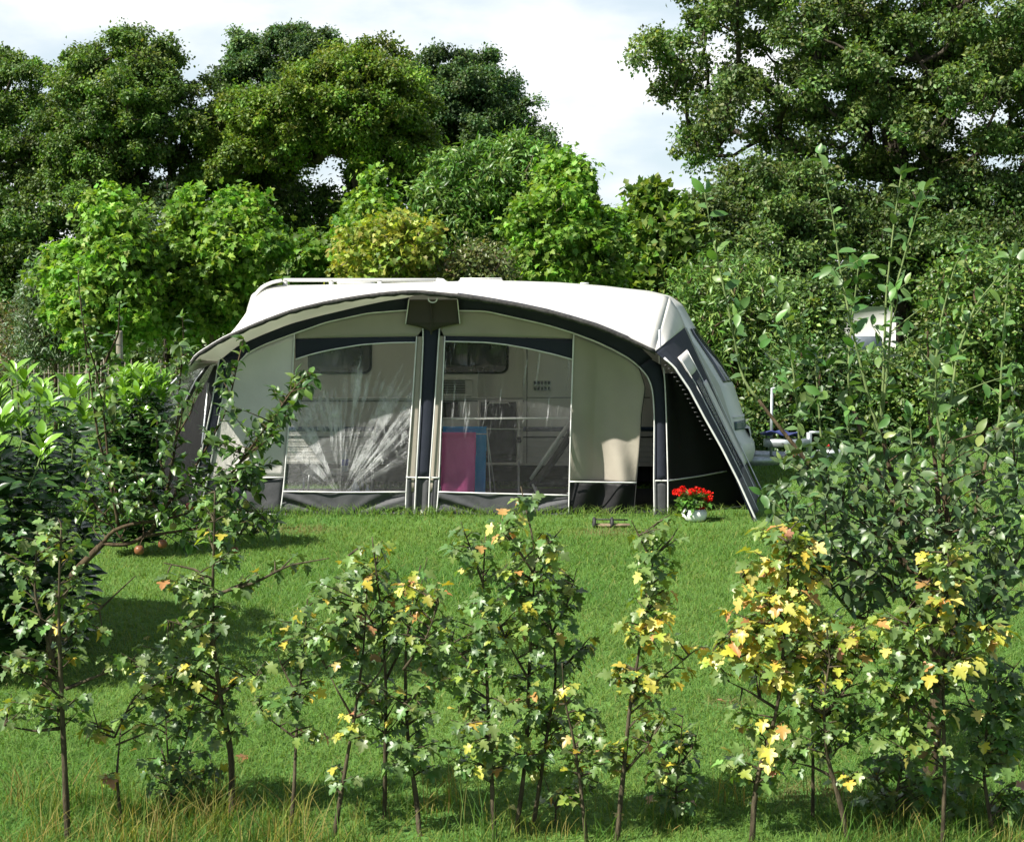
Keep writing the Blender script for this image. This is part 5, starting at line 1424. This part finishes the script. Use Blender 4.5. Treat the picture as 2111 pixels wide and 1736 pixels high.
sapling('small dark bushy sapling low down beside the gnarled trunk', [[(350,1750),(352,1610),(342,1560),(340,1480)], [(350,1620),(385,1520),(402,1440),(410,1390)], [(352,1600),(320,1540),(310,1470)]],
        [(340,1500,40,50,12,.02),(390,1470,40,50,10,.04),(345,1590,50,50,16,.02),(400,1570,50,40,8,.03),(350,1400,60,40,8,.08)], 6.1, 104, rb=.014, gw=(5, 4, 1, .2))
sapling('slim curved sapling with a round grey-green head above bare stem', [[(596,1735),(606,1640),(608,1520),(612,1420),(622,1320),(628,1240)], [(610,1430),(580,1380),(560,1330)], [(608,1520),(560,1490),(530,1470)]],
        [(580,1330,45,50,12,.04),(630,1300,30,60,10,.08),(610,1420,45,50,12,.06),(630,1480,40,45,8,.25),(560,1450,35,30,6,.03)], 5.8, 105, rb=.016)
sapling('sapling leaning towards the bushy pair with yellow tufts at mid height', [[(683,1760),(705,1620),(717,1549),(735,1440),(748,1338),(752,1230)], [(728,1480),(700,1420),(670,1370)], [(735,1440),(780,1390),(810,1330)]],
        [(690,1230,60,60,14,.18),(680,1330,50,60,12,.08),(740,1380,45,60,12,.10),(730,1480,40,50,10,.18),(700,1600,25,25,5,.02),(650,1270,30,50,6,.12)], 5.7, 106, rb=.018)
sapling('tall bushy sapling with upright bare stem and dark shaded crown', [[(790,1760),(793,1660),(796,1568),(798,1415),(790,1290),(778,1180),(768,1105)], [(796,1400),(840,1310),(870,1200),(880,1150)], [(792,1320),(740,1240),(715,1150)]],
        [(770,1160,50,55,14,.22),(720,1180,50,40,10,.25),(790,1230,50,60,16,.12),(740,1250,50,50,12,.15),(800,1330,60,60,16,.05),(760,1420,50,60,12,.05),(800,1500,45,40,10,.03)], 5.95, 107, rb=.018, gw=(5, 4, 1.4, .5))
sapling('bushy sapling with orange-tinted top leaning from a slanting bare stem', [[(867,1760),(856,1660),(840,1568),(830,1460),(832,1340),(850,1230),(862,1180)], [(832,1380),(880,1310),(905,1240)], [(832,1450),(880,1420),(920,1400)]],
        [(870,1215,45,40,12,.45),(860,1290,50,50,14,.12),(880,1370,45,50,12,.10),(840,1450,60,60,16,.04),(870,1540,50,50,12,.03),(830,1560,40,40,8,.03),(900,1300,30,40,6,.06)], 5.75, 108, rb=.019, gw=(4, 4, 2, .6))
sapling('sapling with dark upright stem topped by grey leaves in front of the charcoal skirt', [[(1022,1760),(1015,1640),(1009,1530),(1004,1430),(1001,1338),(992,1253),(997,1170),(1001,1104)], [(995,1200),(970,1130),(950,1075)], [(1002,1400),(960,1360),(930,1330)], [(1008,1520),(960,1490),(930,1480)]],
        [(960,1110,35,40,10,.08),(1000,1160,45,50,12,.04),(960,1290,35,60,12,.02),(1000,1330,45,50,12,.03),(960,1390,50,45,14,.03),(1000,1450,50,50,14,.10),(960,1530,50,50,14,.03),(1010,1560,45,40,10,.12),(1000,1240,40,40,10,.06)], 5.7, 109, rb=.018)
sapling('tallest middle sapling with big hanging leaves reaching the awning skirt', [[(1059,1760),(1070,1670),(1082,1587),(1088,1500),(1090,1415),(1094,1320),(1100,1220),(1105,1127),(1085,1060),(1074,1010)], [(1100,1180),(1060,1120),(1040,1080)], [(1102,1160),(1140,1110),(1160,1090)], [(1090,1400),(1050,1330),(1030,1290)]],
        [(1074,1030,22,26,7,.04),(1060,1090,40,30,10,.18),(1110,1120,50,40,14,.12),(1060,1180,40,40,12,.22),(1110,1210,50,50,16,.05),(1060,1260,40,50,14,.45),(1110,1300,50,45,12,.06),(1080,1390,50,50,12,.15),(1080,1480,45,50,10,.25),(1090,1560,40,40,8,.05)], 5.75, 110, rb=.018)
sapling('sapling with drooping dark leaves on its outer side, stem bent in the middle', [[(1090,1760),(1104,1670),(1116,1587),(1130,1490),(1147,1395),(1140,1300),(1122,1240),(1113,1203)], [(1146,1390),(1190,1350),(1210,1320)], [(1130,1320),(1170,1240),(1190,1170)]],
        [(1165,1190,35,45,12,.03),(1150,1270,45,50,14,.02),(1180,1340,35,40,10,.03),(1140,1360,40,40,10,.10),(1110,1450,45,45,10,.30),(1150,1480,40,50,10,.10),(1120,1560,40,40,10,.18)], 5.9, 111, rb=.018, gw=(4, 4, 2, .4))
sapling('sapling with slanting brown stem and yellow leaves low down beside the small bush', [[(1212,1760),(1202,1670),(1193,1587),(1180,1510),(1162,1434),(1158,1360)], [(1185,1540),(1225,1500),(1240,1470)], [(1195,1600),(1230,1590),(1250,1570)]],
        [(1170,1440,40,45,10,.12),(1200,1500,40,45,12,.08),(1190,1570,40,40,12,.18),(1230,1540,30,40,8,.08),(1170,1620,30,30,5,.35)], 5.7, 112, rb=.016)
sapling('knee-high forked sapling between the middle stems', [[(1141,1735),(1146,1690),(1148,1660)], [(1148,1665),(1180,1635),(1220,1615),(1250,1600)], [(1147,1668),(1132,1640),(1122,1622)]],
        [(1225,1610,28,16,5,.2),(1130,1640,20,20,4,.1),(1185,1625,30,16,4,.15)], 5.85, 113, rb=.012, leaf=.042)
sapling('narrow pale-yellow sapling standing alone under the open door', [[(1270,1760),(1276,1670),(1285,1587),(1290,1520),(1297,1453),(1316,1357),(1330,1280),(1347,1203),(1345,1130),(1348,1085)], [(1346,1160),(1320,1110),(1300,1070)], [(1347,1150),(1385,1110),(1400,1090)], [(1300,1450),(1350,1410),(1420,1350)], [(1288,1590),(1325,1540),(1345,1500)]],
        [(1345,1110,40,35,14,.10),(1345,1165,40,40,14,.06),(1340,1230,40,45,16,.25),(1320,1290,40,40,14,.45),(1360,1300,40,30,10,.75),(1320,1380,45,40,12,.45),(1380,1370,45,30,10,.80),(1290,1400,40,25,8,.30),(1310,1440,40,30,8,.5),(1290,1540,45,35,12,.45),(1340,1480,30,40,8,.2)], 5.7, 114, rb=.019, gw=(2, 4, 3, 1.4))
sapling('small dark twiggy sapling beside the lone pale-yellow one', [[(1393,1730),(1396,1620),(1400,1540),(1405,1470)], [(1396,1620),(1365,1560),(1350,1530)], [(1398,1580),(1430,1530),(1440,1490)]],
        [(1400,1500,35,40,10,.04),(1370,1560,35,40,10,.08),(1420,1560,35,40,10,.02),(1390,1630,45,40,12,.05)], 6.0, 115, rb=.012, leaf=.042, gw=(5, 4, 1, .3))
sapling('sapling ablaze with yellow and orange leaves beside the tent corner', [[(1549,1760),(1551,1690),(1553,1625),(1576,1549),(1592,1490),(1603,1426),(1614,1340),(1622,1261),(1624,1170),(1626,1088)], [(1620,1280),(1570,1230),(1530,1190)], [(1605,1420),(1540,1370),(1480,1330)], [(1600,1460),(1540,1420),(1500,1400)], [(1622,1250),(1670,1210),(1700,1190)]],
        [(1620,1110,55,40,16,.35),(1580,1160,45,40,12,.65),(1640,1170,50,40,14,.45),(1560,1220,45,35,12,.8),(1620,1240,50,45,16,.7),(1530,1290,50,40,14,.75),(1590,1310,55,40,16,.85),(1500,1360,45,30,10,.55),(1590,1380,50,40,12,.65),(1640,1320,45,50,12,.6),(1560,1470,45,40,10,.2),(1590,1550,50,40,10,.12),(1520,1570,35,25,6,.1),(1560,1630,30,25,4,.2)], 5.7, 116, rb=.021, gw=(2, 3, 3, 2), leaf=.049)
sapling('straight thin-stemmed sapling with yellow-green top behind the blazing one', [[(1674,1760),(1676,1620),(1678,1491),(1672,1390),(1664,1291),(1662,1220)], [(1674,1420),(1710,1360),(1740,1320)]],
        [(1670,1250,45,40,12,.3),(1690,1300,50,40,12,.45),(1680,1370,45,40,10,.25),(1650,1430,35,40,8,.15)], 5.95, 117, rb=.015, gw=(3, 4, 3, 2))
sapling('leaning sapling with broad yellow-edged crown, stem slanting to the ground', [[(1756,1770),(1735,1670),(1718,1606),(1705,1560),(1695,1510),(1692,1440),(1705,1350)], [(1694,1480),(1740,1420),(1790,1360)], [(1715,1600),(1680,1585),(1640,1575)], [(1720,1610),(1760,1600),(1800,1590)]],
        [(1720,1310,60,40,16,.5),(1770,1290,50,35,12,.45),(1700,1380,50,40,12,.15),(1760,1370,50,40,12,.35),(1690,1440,60,40,16,.03),(1740,1450,50,40,12,.05),(1680,1500,50,40,12,.03),(1630,1560,40,30,8,.03),(1740,1610,50,30,8,.35),(1780,1480,40,40,8,.03)], 5.65, 118, rb=.021, gw=(2.5, 4, 3, 1.4))
sapling('sapling with yellow-tipped spire standing before the dark willow trunk', [[(1942,1770),(1944,1600),(1948,1420),(1952,1300),(1954,1203),(1955,1140)], [(1948,1420),(1900,1340),(1870,1270)], [(1950,1380),(2000,1320),(2040,1290)], [(1946,1500),(1890,1460),(1850,1440)]],
        [(1950,1140,45,40,12,.3),(1930,1200,55,40,14,.25),(1870,1270,55,40,14,.12),(1950,1290,60,40,14,.25),(2030,1310,50,40,12,.35),(1890,1340,60,40,14,.10),(1960,1370,50,40,10,.18),(1840,1400,55,40,14,.06),(1900,1420,60,40,12,.05),(1850,1490,55,45,12,.10),(1920,1480,50,40,8,.1)], 5.6, 119, rb=.017, gw=(3, 4, 3, 1.4), leaf=.050)
sapling('dark green sapling at the picture edge with two yellow leaves hanging low', [[(2048,1770),(2040,1690),(2029,1606),(2033,1520),(2040,1453),(2046,1360)], [(2035,1500),(1990,1440),(1975,1390)], [(2040,1450),(2085,1400),(2110,1360)], [(2030,1600),(2060,1595),(2090,1600)]],
        [(2050,1380,55,50,16,.04),(2090,1430,40,50,12,.02),(2040,1470,60,45,14,.05),(1980,1450,50,45,12,.03),(2075,1560,30,18,4,.6),(2080,1620,35,30,7,.05),(1990,1550,50,50,12,.02),(2100,1500,40,40,8,.05),(2050,1530,40,30,6,.2)], 5.75, 120, rb=.016, gw=(5, 4, 1.4, .3), leaf=.050)
sapling('low sapling with dark lobed leaves at the foot of the willow', [[(1829,1720),(1845,1640),(1860,1560),(1870,1500)], [(1845,1640),(1800,1600),(1780,1560)], [(1860,1570),(1910,1530)]],
        [(1810,1560,45,40,12,.06),(1860,1530,50,45,12,.05),(1800,1640,40,40,10,.03),(1880,1600,40,40,8,.05),(1960,1620,45,45,10,.02)], 5.9, 121, rb=.014, gw=(4, 4, 2, .4))

# --- goat willow with tall shoots
def willow():
    rng = np.random.default_rng(131); Z = 6.5
    b0 = P(1918, 1700, Z); root = empty('goat_willow', (b0[0], Z, 0), 'tall goat willow with straight pale shoots rising over the drawbar', 'willow')
    trunk = path3([(1917,1720),(1915,1620),(1925,1500),(1937,1414),(1930,1310),(1918,1225)], Z, rng, .0, 16, True); trunk[0, 2] = 0
    limbs = {
     'a': [(1920,1225),(1860,1150),(1790,1073),(1727,1014),(1660,935),(1633,902),(1581,831)],
     'b': [(1935,1320),(1900,1180),(1860,1060),(1815,930),(1801,857)],
     'c': [(1925,1230),(1935,1100),(1930,1000),(1924,928)],
     'd': [(1937,1414),(1985,1260),(2020,1120),(2060,960)],
     'e': [(1918,1225),(1890,1090),(1838,960),(1833,883)],
     'f': [(1930,1300),(1960,1120),(1965,960),(1958,857)],
     'g': [(1935,1400),(2010,1290),(2080,1200),(2130,1130)],
     'h': [(1925,1290),(1850,1210),(1760,1160),(1690,1150)],
     'i': [(1930,1330),(1840,1290),(1760,1270)]}
    shoots = [[(1581,831),(1551,797),(1544,771),(1514,655),(1469,473),(1452,398)],
              [(1815,930),(1790,860),(1753,693),(1734,566),(1719,454),(1691,318)],
              [(1801,857),(1775,790),(1771,715),(1768,577),(1768,550)],
              [(1833,883),(1831,790),(1835,611),(1850,454),(1862,360)],
              [(1833,883),(1838,760),(1842,620),(1868,500),(1886,400)],
              [(1958,857),(1953,760),(1956,660),(1966,547),(1972,520)],
              [(1887,940),(1910,846),(1943,734),(2003,626),(2060,565),(2084,530)],
              [(1965,880),(1975,800),(1995,715),(2050,620),(2095,545)],
              [(2060,960),(2075,880),(2083,782),(2085,640),(2087,560)],
              [(1924,928),(1920,850),(1921,790),(1924,760)],
              [(1660,935),(1640,800),(1620,690),(1590,610)],
              [(1727,1014),(1705,900),(1690,800),(1680,740)],
              [(2110,1150),(2105,1000),(2100,900),(2108,800)],
              [(1690,1150),(1650,1080),(1600,1040),(1570,1020)],
              [(1760,1270),(1700,1200),(1650,1150)],
              [(1790,1073),(1770,960),(1750,880)], [(2060,1230),(2080,1100),(2060,1020)], [(1860,1060),(1880,940),(1870,860)], [(2000,1300),(2040,1200),(2030,1100)]]
    mb = MB(); mb.tube(trunk, np.linspace(.036, .028, len(trunk)), 10)
    L = []
    for k, pts in limbs.items():
        c = path3(pts, Z, rng, .05, 20); c[:, 1] += np.linspace(0, 1, len(c))*rng.uniform(-.25, .3); L.append(c)
        mb.tube(c, np.linspace(.019, .007, len(c)), 8)
    allS = []
    for pts in shoots:
        s0 = P(*pts[0], Z); A = np.concatenate(L); j = int(np.linalg.norm((A-s0)*np.array([1, .2, 1]), axis=1).argmin())
        c = path3(pts, A[j, 1], rng, .04, 26); c += (A[j]-c[0])*np.linspace(1, 0, len(c))[:, None]
        allS.append(c); m2 = MB(); m2.tube(c, np.linspace(.0075, .0025, len(c)), 6); m2.build('shoot', BARK_GRN, root, smooth=True)
    # side twigs through the leafy lower part
    poly = [(1560,1010),(1600,900),(1700,880),(1800,860),(1900,880),(2000,860),(2120,820),(2140,1250),(2060,1330),(1960,1300),(1860,1260),(1760,1300),(1660,1210),(1570,1080)]
    tg = fill_clumps(poly, Z, .55, .12, 310, rng)
    tw = twigs_to(L + [trunk] + [s[:14] for s in allS], tg, rng, (.3, .9))
    for t in tw: mb.tube(t, np.linspace(.004, .0014, len(t)), 4, caps=False)
    mb.build('trunk', BARK_TWIG, root, smooth=True)
    p1, o1 = leaf_pairs(tw, rng, .036, .35, False, 3)
    up_tw = []
    tg2 = fill_clumps([(1480,640),(1560,560),(1700,520),(1830,500),(1960,600),(2100,560),(2120,900),(1960,900),(1800,900),(1620,900)], Z, .3, .12, 45, rng)
    tw2 = twigs_to(allS, tg2, rng, (.3, .8)); 
    m4 = MB()
    for t in tw2: m4.tube(t, np.linspace(.0035, .0014, len(t)), 4, caps=False)
    m4.build('twigs', BARK_GRN, root, smooth=True)
    p3, o3 = leaf_pairs(tw2, rng, .05, .4, False, 2)
    p2, o2 = [], []
    for c in allS:
        a, b = leaf_pairs([c], rng, .034, .1, False, 4); p2.append(a); o2.append(b)
    p2, o2 = np.concatenate(p2), np.concatenate(o2)
    def put(nm, pos, o, size, cols, w):
        n = len(pos); tip = o + np.array([0, 0, .15]) + rng.normal(0, .25, (n, 3)); nr = np.array([-.1, -.25, .9]) + o*.5*np.array([1, 1, 0]) + rng.normal(0, .4, (n, 3))
        scatter(nm, WILLOW, pos, tip, nr, size*rng.uniform(.6, 1.25, n), palette(rng, n, cols, w, .16), LEAF_SALIX, root)
    WG = [(.055, .105, .038), (.08, .14, .05), (.125, .19, .068), (.23, .29, .08)]
    put('leaves', p1, o1, .062, WG, (4, 4, 2, .35))
    put('shoot_leaves', np.concatenate([p2, p3]), np.concatenate([o2, o3]), .072, [(.065, .145, .035), (.095, .19, .045), (.14, .23, .055)], (3, 3, 1.5))
willow()

# --- apple tree
def apple():
    rng = np.random.default_rng(141); Z = 8.0
    b0 = P(92, 1435, Z); root = empty('apple_tree', (b0[0], Z, 0), 'leaning apple tree with a few red-brown apples before the tent corner', 'apple tree')
    tr = path3([(92,1435),(110,1300),(135,1200),(168,1164),(213,1119)], Z, rng, .0, 16, True); tr[0, 2] = 0
    br = [[(213,1119),(232,1094),(274,1077),(347,1068),(409,1051),(470,1000)],
          [(213,1119),(240,1124),(263,1129),(300,1105),(322,1091),(347,1002),(361,904),(367,778),(378,708),(382,655)],
          [(310,1098),(330,1058),(386,988),(420,926),(459,848),(482,750),(487,702)],
          [(245,1085),(230,988),(221,876),(210,764),(196,694),(187,598),(186,560)],
          [(241,1080),(238,1016),(205,920),(176,721),(162,615)],
          [(210,790),(218,745),(246,690),(257,622)],
          [(409,1051),(470,985),(527,912),(581,841),(614,790),(640,772)],
          [(300,1105),(390,1090),(440,1085),(520,1100)],
          [(409,1051),(480,1050),(540,1060),(560,1090)],
          [(347,1002),(320,930),(315,860)], [(361,904),(395,850),(410,800)], [(330,1058),(290,1000),(280,960)], [(263,1129),(210,1060),(170,1010)], [(470,985),(500,1010),(530,1020)]]
    mb = MB(); mb.tube(tr, np.linspace(.03, .018, len(tr)), 10)
    B = []
    for k, p in enumerate(br):
        c = path3(p, Z, rng, .05, 26); B.append(c)
        mb.tube(c, np.linspace(.012 if k < 2 else (.009 if k < 8 else .006), .0028, len(c)), 8)
    tg = []
    for (x, y, rx, ry, n) in ((365,770,25,60,7),(345,880,30,50,6),(390,970,50,50,12),(300,1010,50,45,11),(470,800,30,60,10),(450,930,50,50,12),(540,920,50,50,18),(590,830,35,40,14),(625,785,22,20,9),(500,1000,60,40,24),(440,1060,70,40,18),(530,1070,50,40,14),(230,850,40,60,12),(210,950,40,60,12),(190,700,30,50,7),(225,750,30,50,6),(250,1040,50,40,14),(370,1030,60,40,14),(180,1030,40,40,8),(430,1120,60,25,8)):
        for _ in range(n):
            a, r_ = rng.uniform(0, 6.28), math.sqrt(rng.random()); tg.append(P(x+rx*r_*math.cos(a), y+ry*r_*math.sin(a), Z+rng.normal(0, .16)))
    tw = twigs_to(B, tg, rng)
    for t in tw: mb.tube(t, np.linspace(.004, .0015, len(t)), 4, caps=False)
    mb.build('trunk', BARK_TWIG, root, smooth=True)
    p1, o1 = leaf_pairs(tw, rng, .032, .3, False, 3)
    p2, o2 = leaf_pairs([c[9:] for c in B], rng, .036, .0, False, 4)
    pos, o = np.concatenate([p1, p2]), np.concatenate([o1, o2]); n = len(pos)
    tip = o + np.array([0, 0, .05]) + rng.normal(0, .25, (n, 3)); nr = np.array([-.1, -.1, 1.0]) + o*.3 + rng.normal(0, .3, (n, 3))
    scatter('leaves', APPLE, pos, tip, nr, .060*rng.uniform(.6, 1.2, n), palette(rng, n, [(.05, .105, .026), (.075, .15, .032), (.12, .20, .04)], (4, 4, 2), .15), LEAF_APPLE, root)
    M_AP = simple('russet_apple', (.20, .085, .035), .4, .4, scale=20, amt=.35); M_AR = simple('red_apple', (.33, .07, .06), .35, .5, scale=18, amt=.35); M_AG = simple('green_apple', (.26, .26, .06), .4, .4, scale=18, amt=.25)
    for (x, y, m, r_) in ((287,1134,M_AP,.027),(335,1121,M_AP,.026),(392,1044,M_AR,.023),(357,1085,M_AG,.020),(507,1040,M_AG,.021),(484,1134,M_AP,.02)):
        c = P(x, y, Z-.12); mb = MB()
        mb.lathe(c, [(.0, r_*.72), (r_*.25, r_*.86), (r_*.6, r_*.85), (r_*.92, r_*.42), (r_, 0), (r_*.9, -r_*.5), (r_*.55, -r_*.84), (r_*.2, -r_*.9), (0, -r_*.8)], 18); a_ = mb.build('apple', m, root, smooth=True)
        j = int(np.linalg.norm((np.concatenate(B)-c), axis=1).argmin()); t = np.concatenate(B)[j]
        mb = MB(); mb.tube([c+np.array([0, 0, r_*.7]), (c+t)/2+np.array([0, 0, .02]), t], .0022, 5); mb.build('apple_stalk', BARK_TWIG, a_, smooth=True)
apple()

# --- laurels
def laurel(label, poly, Z, depth, ncl, per, leaf, seed, bright, px0, group):
    rng = np.random.default_rng(seed)
    b0 = P(px0, 900, Z); base_ = np.array([b0[0], Z, 0]); root = empty('laurel_bush', base_, label, 'bush', group)
    cl = fill_clumps(poly, Z, depth, leaf*1.1, ncl, rng)
    stems = smooth_curve(np.array([base_, base_+np.array([.02, 0, .35]), base_+np.array([0, .02, .8])]), 8, 1)
    nd, pr, rd = skeleton(stems, cl, .03, .0035, rng, minfrac=.1, down=.5)
    wood('trunk', nd, pr, rd, 6, BARK_GRN, root)
    ztop = cl[:, 2].max()
    pos, tip, nr, col, sz = [], [], [], [], []
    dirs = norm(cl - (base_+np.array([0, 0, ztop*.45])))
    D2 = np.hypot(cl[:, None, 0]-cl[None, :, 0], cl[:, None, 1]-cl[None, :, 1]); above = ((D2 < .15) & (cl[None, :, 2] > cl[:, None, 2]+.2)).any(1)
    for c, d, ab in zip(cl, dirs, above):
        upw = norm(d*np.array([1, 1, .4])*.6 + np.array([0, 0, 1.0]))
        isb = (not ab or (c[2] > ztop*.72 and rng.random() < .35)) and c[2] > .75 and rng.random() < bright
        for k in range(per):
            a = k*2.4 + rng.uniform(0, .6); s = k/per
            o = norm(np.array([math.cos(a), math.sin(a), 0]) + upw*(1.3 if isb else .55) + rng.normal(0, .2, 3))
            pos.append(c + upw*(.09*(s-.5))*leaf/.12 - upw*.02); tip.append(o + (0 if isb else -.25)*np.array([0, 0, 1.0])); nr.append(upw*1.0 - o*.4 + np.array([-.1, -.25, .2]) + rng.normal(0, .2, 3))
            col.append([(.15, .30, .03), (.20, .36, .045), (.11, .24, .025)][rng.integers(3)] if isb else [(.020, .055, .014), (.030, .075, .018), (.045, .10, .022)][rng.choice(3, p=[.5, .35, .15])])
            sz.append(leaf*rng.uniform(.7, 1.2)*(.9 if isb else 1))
    n = len(pos); col = np.array(col)*(1+.15*rng.standard_normal((n, 1))).clip(.6, 1.5)
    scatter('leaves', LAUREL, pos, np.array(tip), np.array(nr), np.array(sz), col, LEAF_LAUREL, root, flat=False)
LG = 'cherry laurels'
laurel('big cherry laurel with bright new shoots above dark leaves at the picture edge', [(-560,1450),(-560,560),(-300,580),(-90,715),(30,745),(90,770),(150,765),(195,790),(205,900),(205,1050),(195,1200),(170,1330),(120,1400)], 8.9, 1.75, 900, 9, .135, 151, .85, 40, LG)  # part left of the frame is unseen, added to shade the lawn
laurel('smaller cherry laurel with pale glossy tips under the paling fence', [(190,920),(200,800),(240,760),(300,745),(350,760),(360,800),(340,900),(330,1120),(210,1120)], 12.5, .4, 260, 9, .12, 152, .85, 285, LG)

# --- a few leaves dropped on the grass
rg = np.random.default_rng(161)
for i in range(26):
    px, py = rg.uniform(200, 2050), rg.uniform(1180, 1690)
    c = PG(px, py) + np.array([0, 0, .022]); a = rg.uniform(0, 6.28)
    r_ = empty('fallen_leaf', c, 'yellow-brown maple leaf lying on the grass', 'leaf', 'fallen leaves on the lawn')
    tipd = np.array([[math.cos(a), math.sin(a), rg.uniform(-.2, .3)]])
    o = scatter('blade', MAPLE, [c], tipd, np.array([[rg.normal(0, .3), rg.normal(0, .3), 1.0]]), rg.uniform(.035, .06), palette(rg, 1, MY + [(.25, .12, .05)], [2, 2, 1, 2, 2, 2]), LEAF_MAPLE, r_)
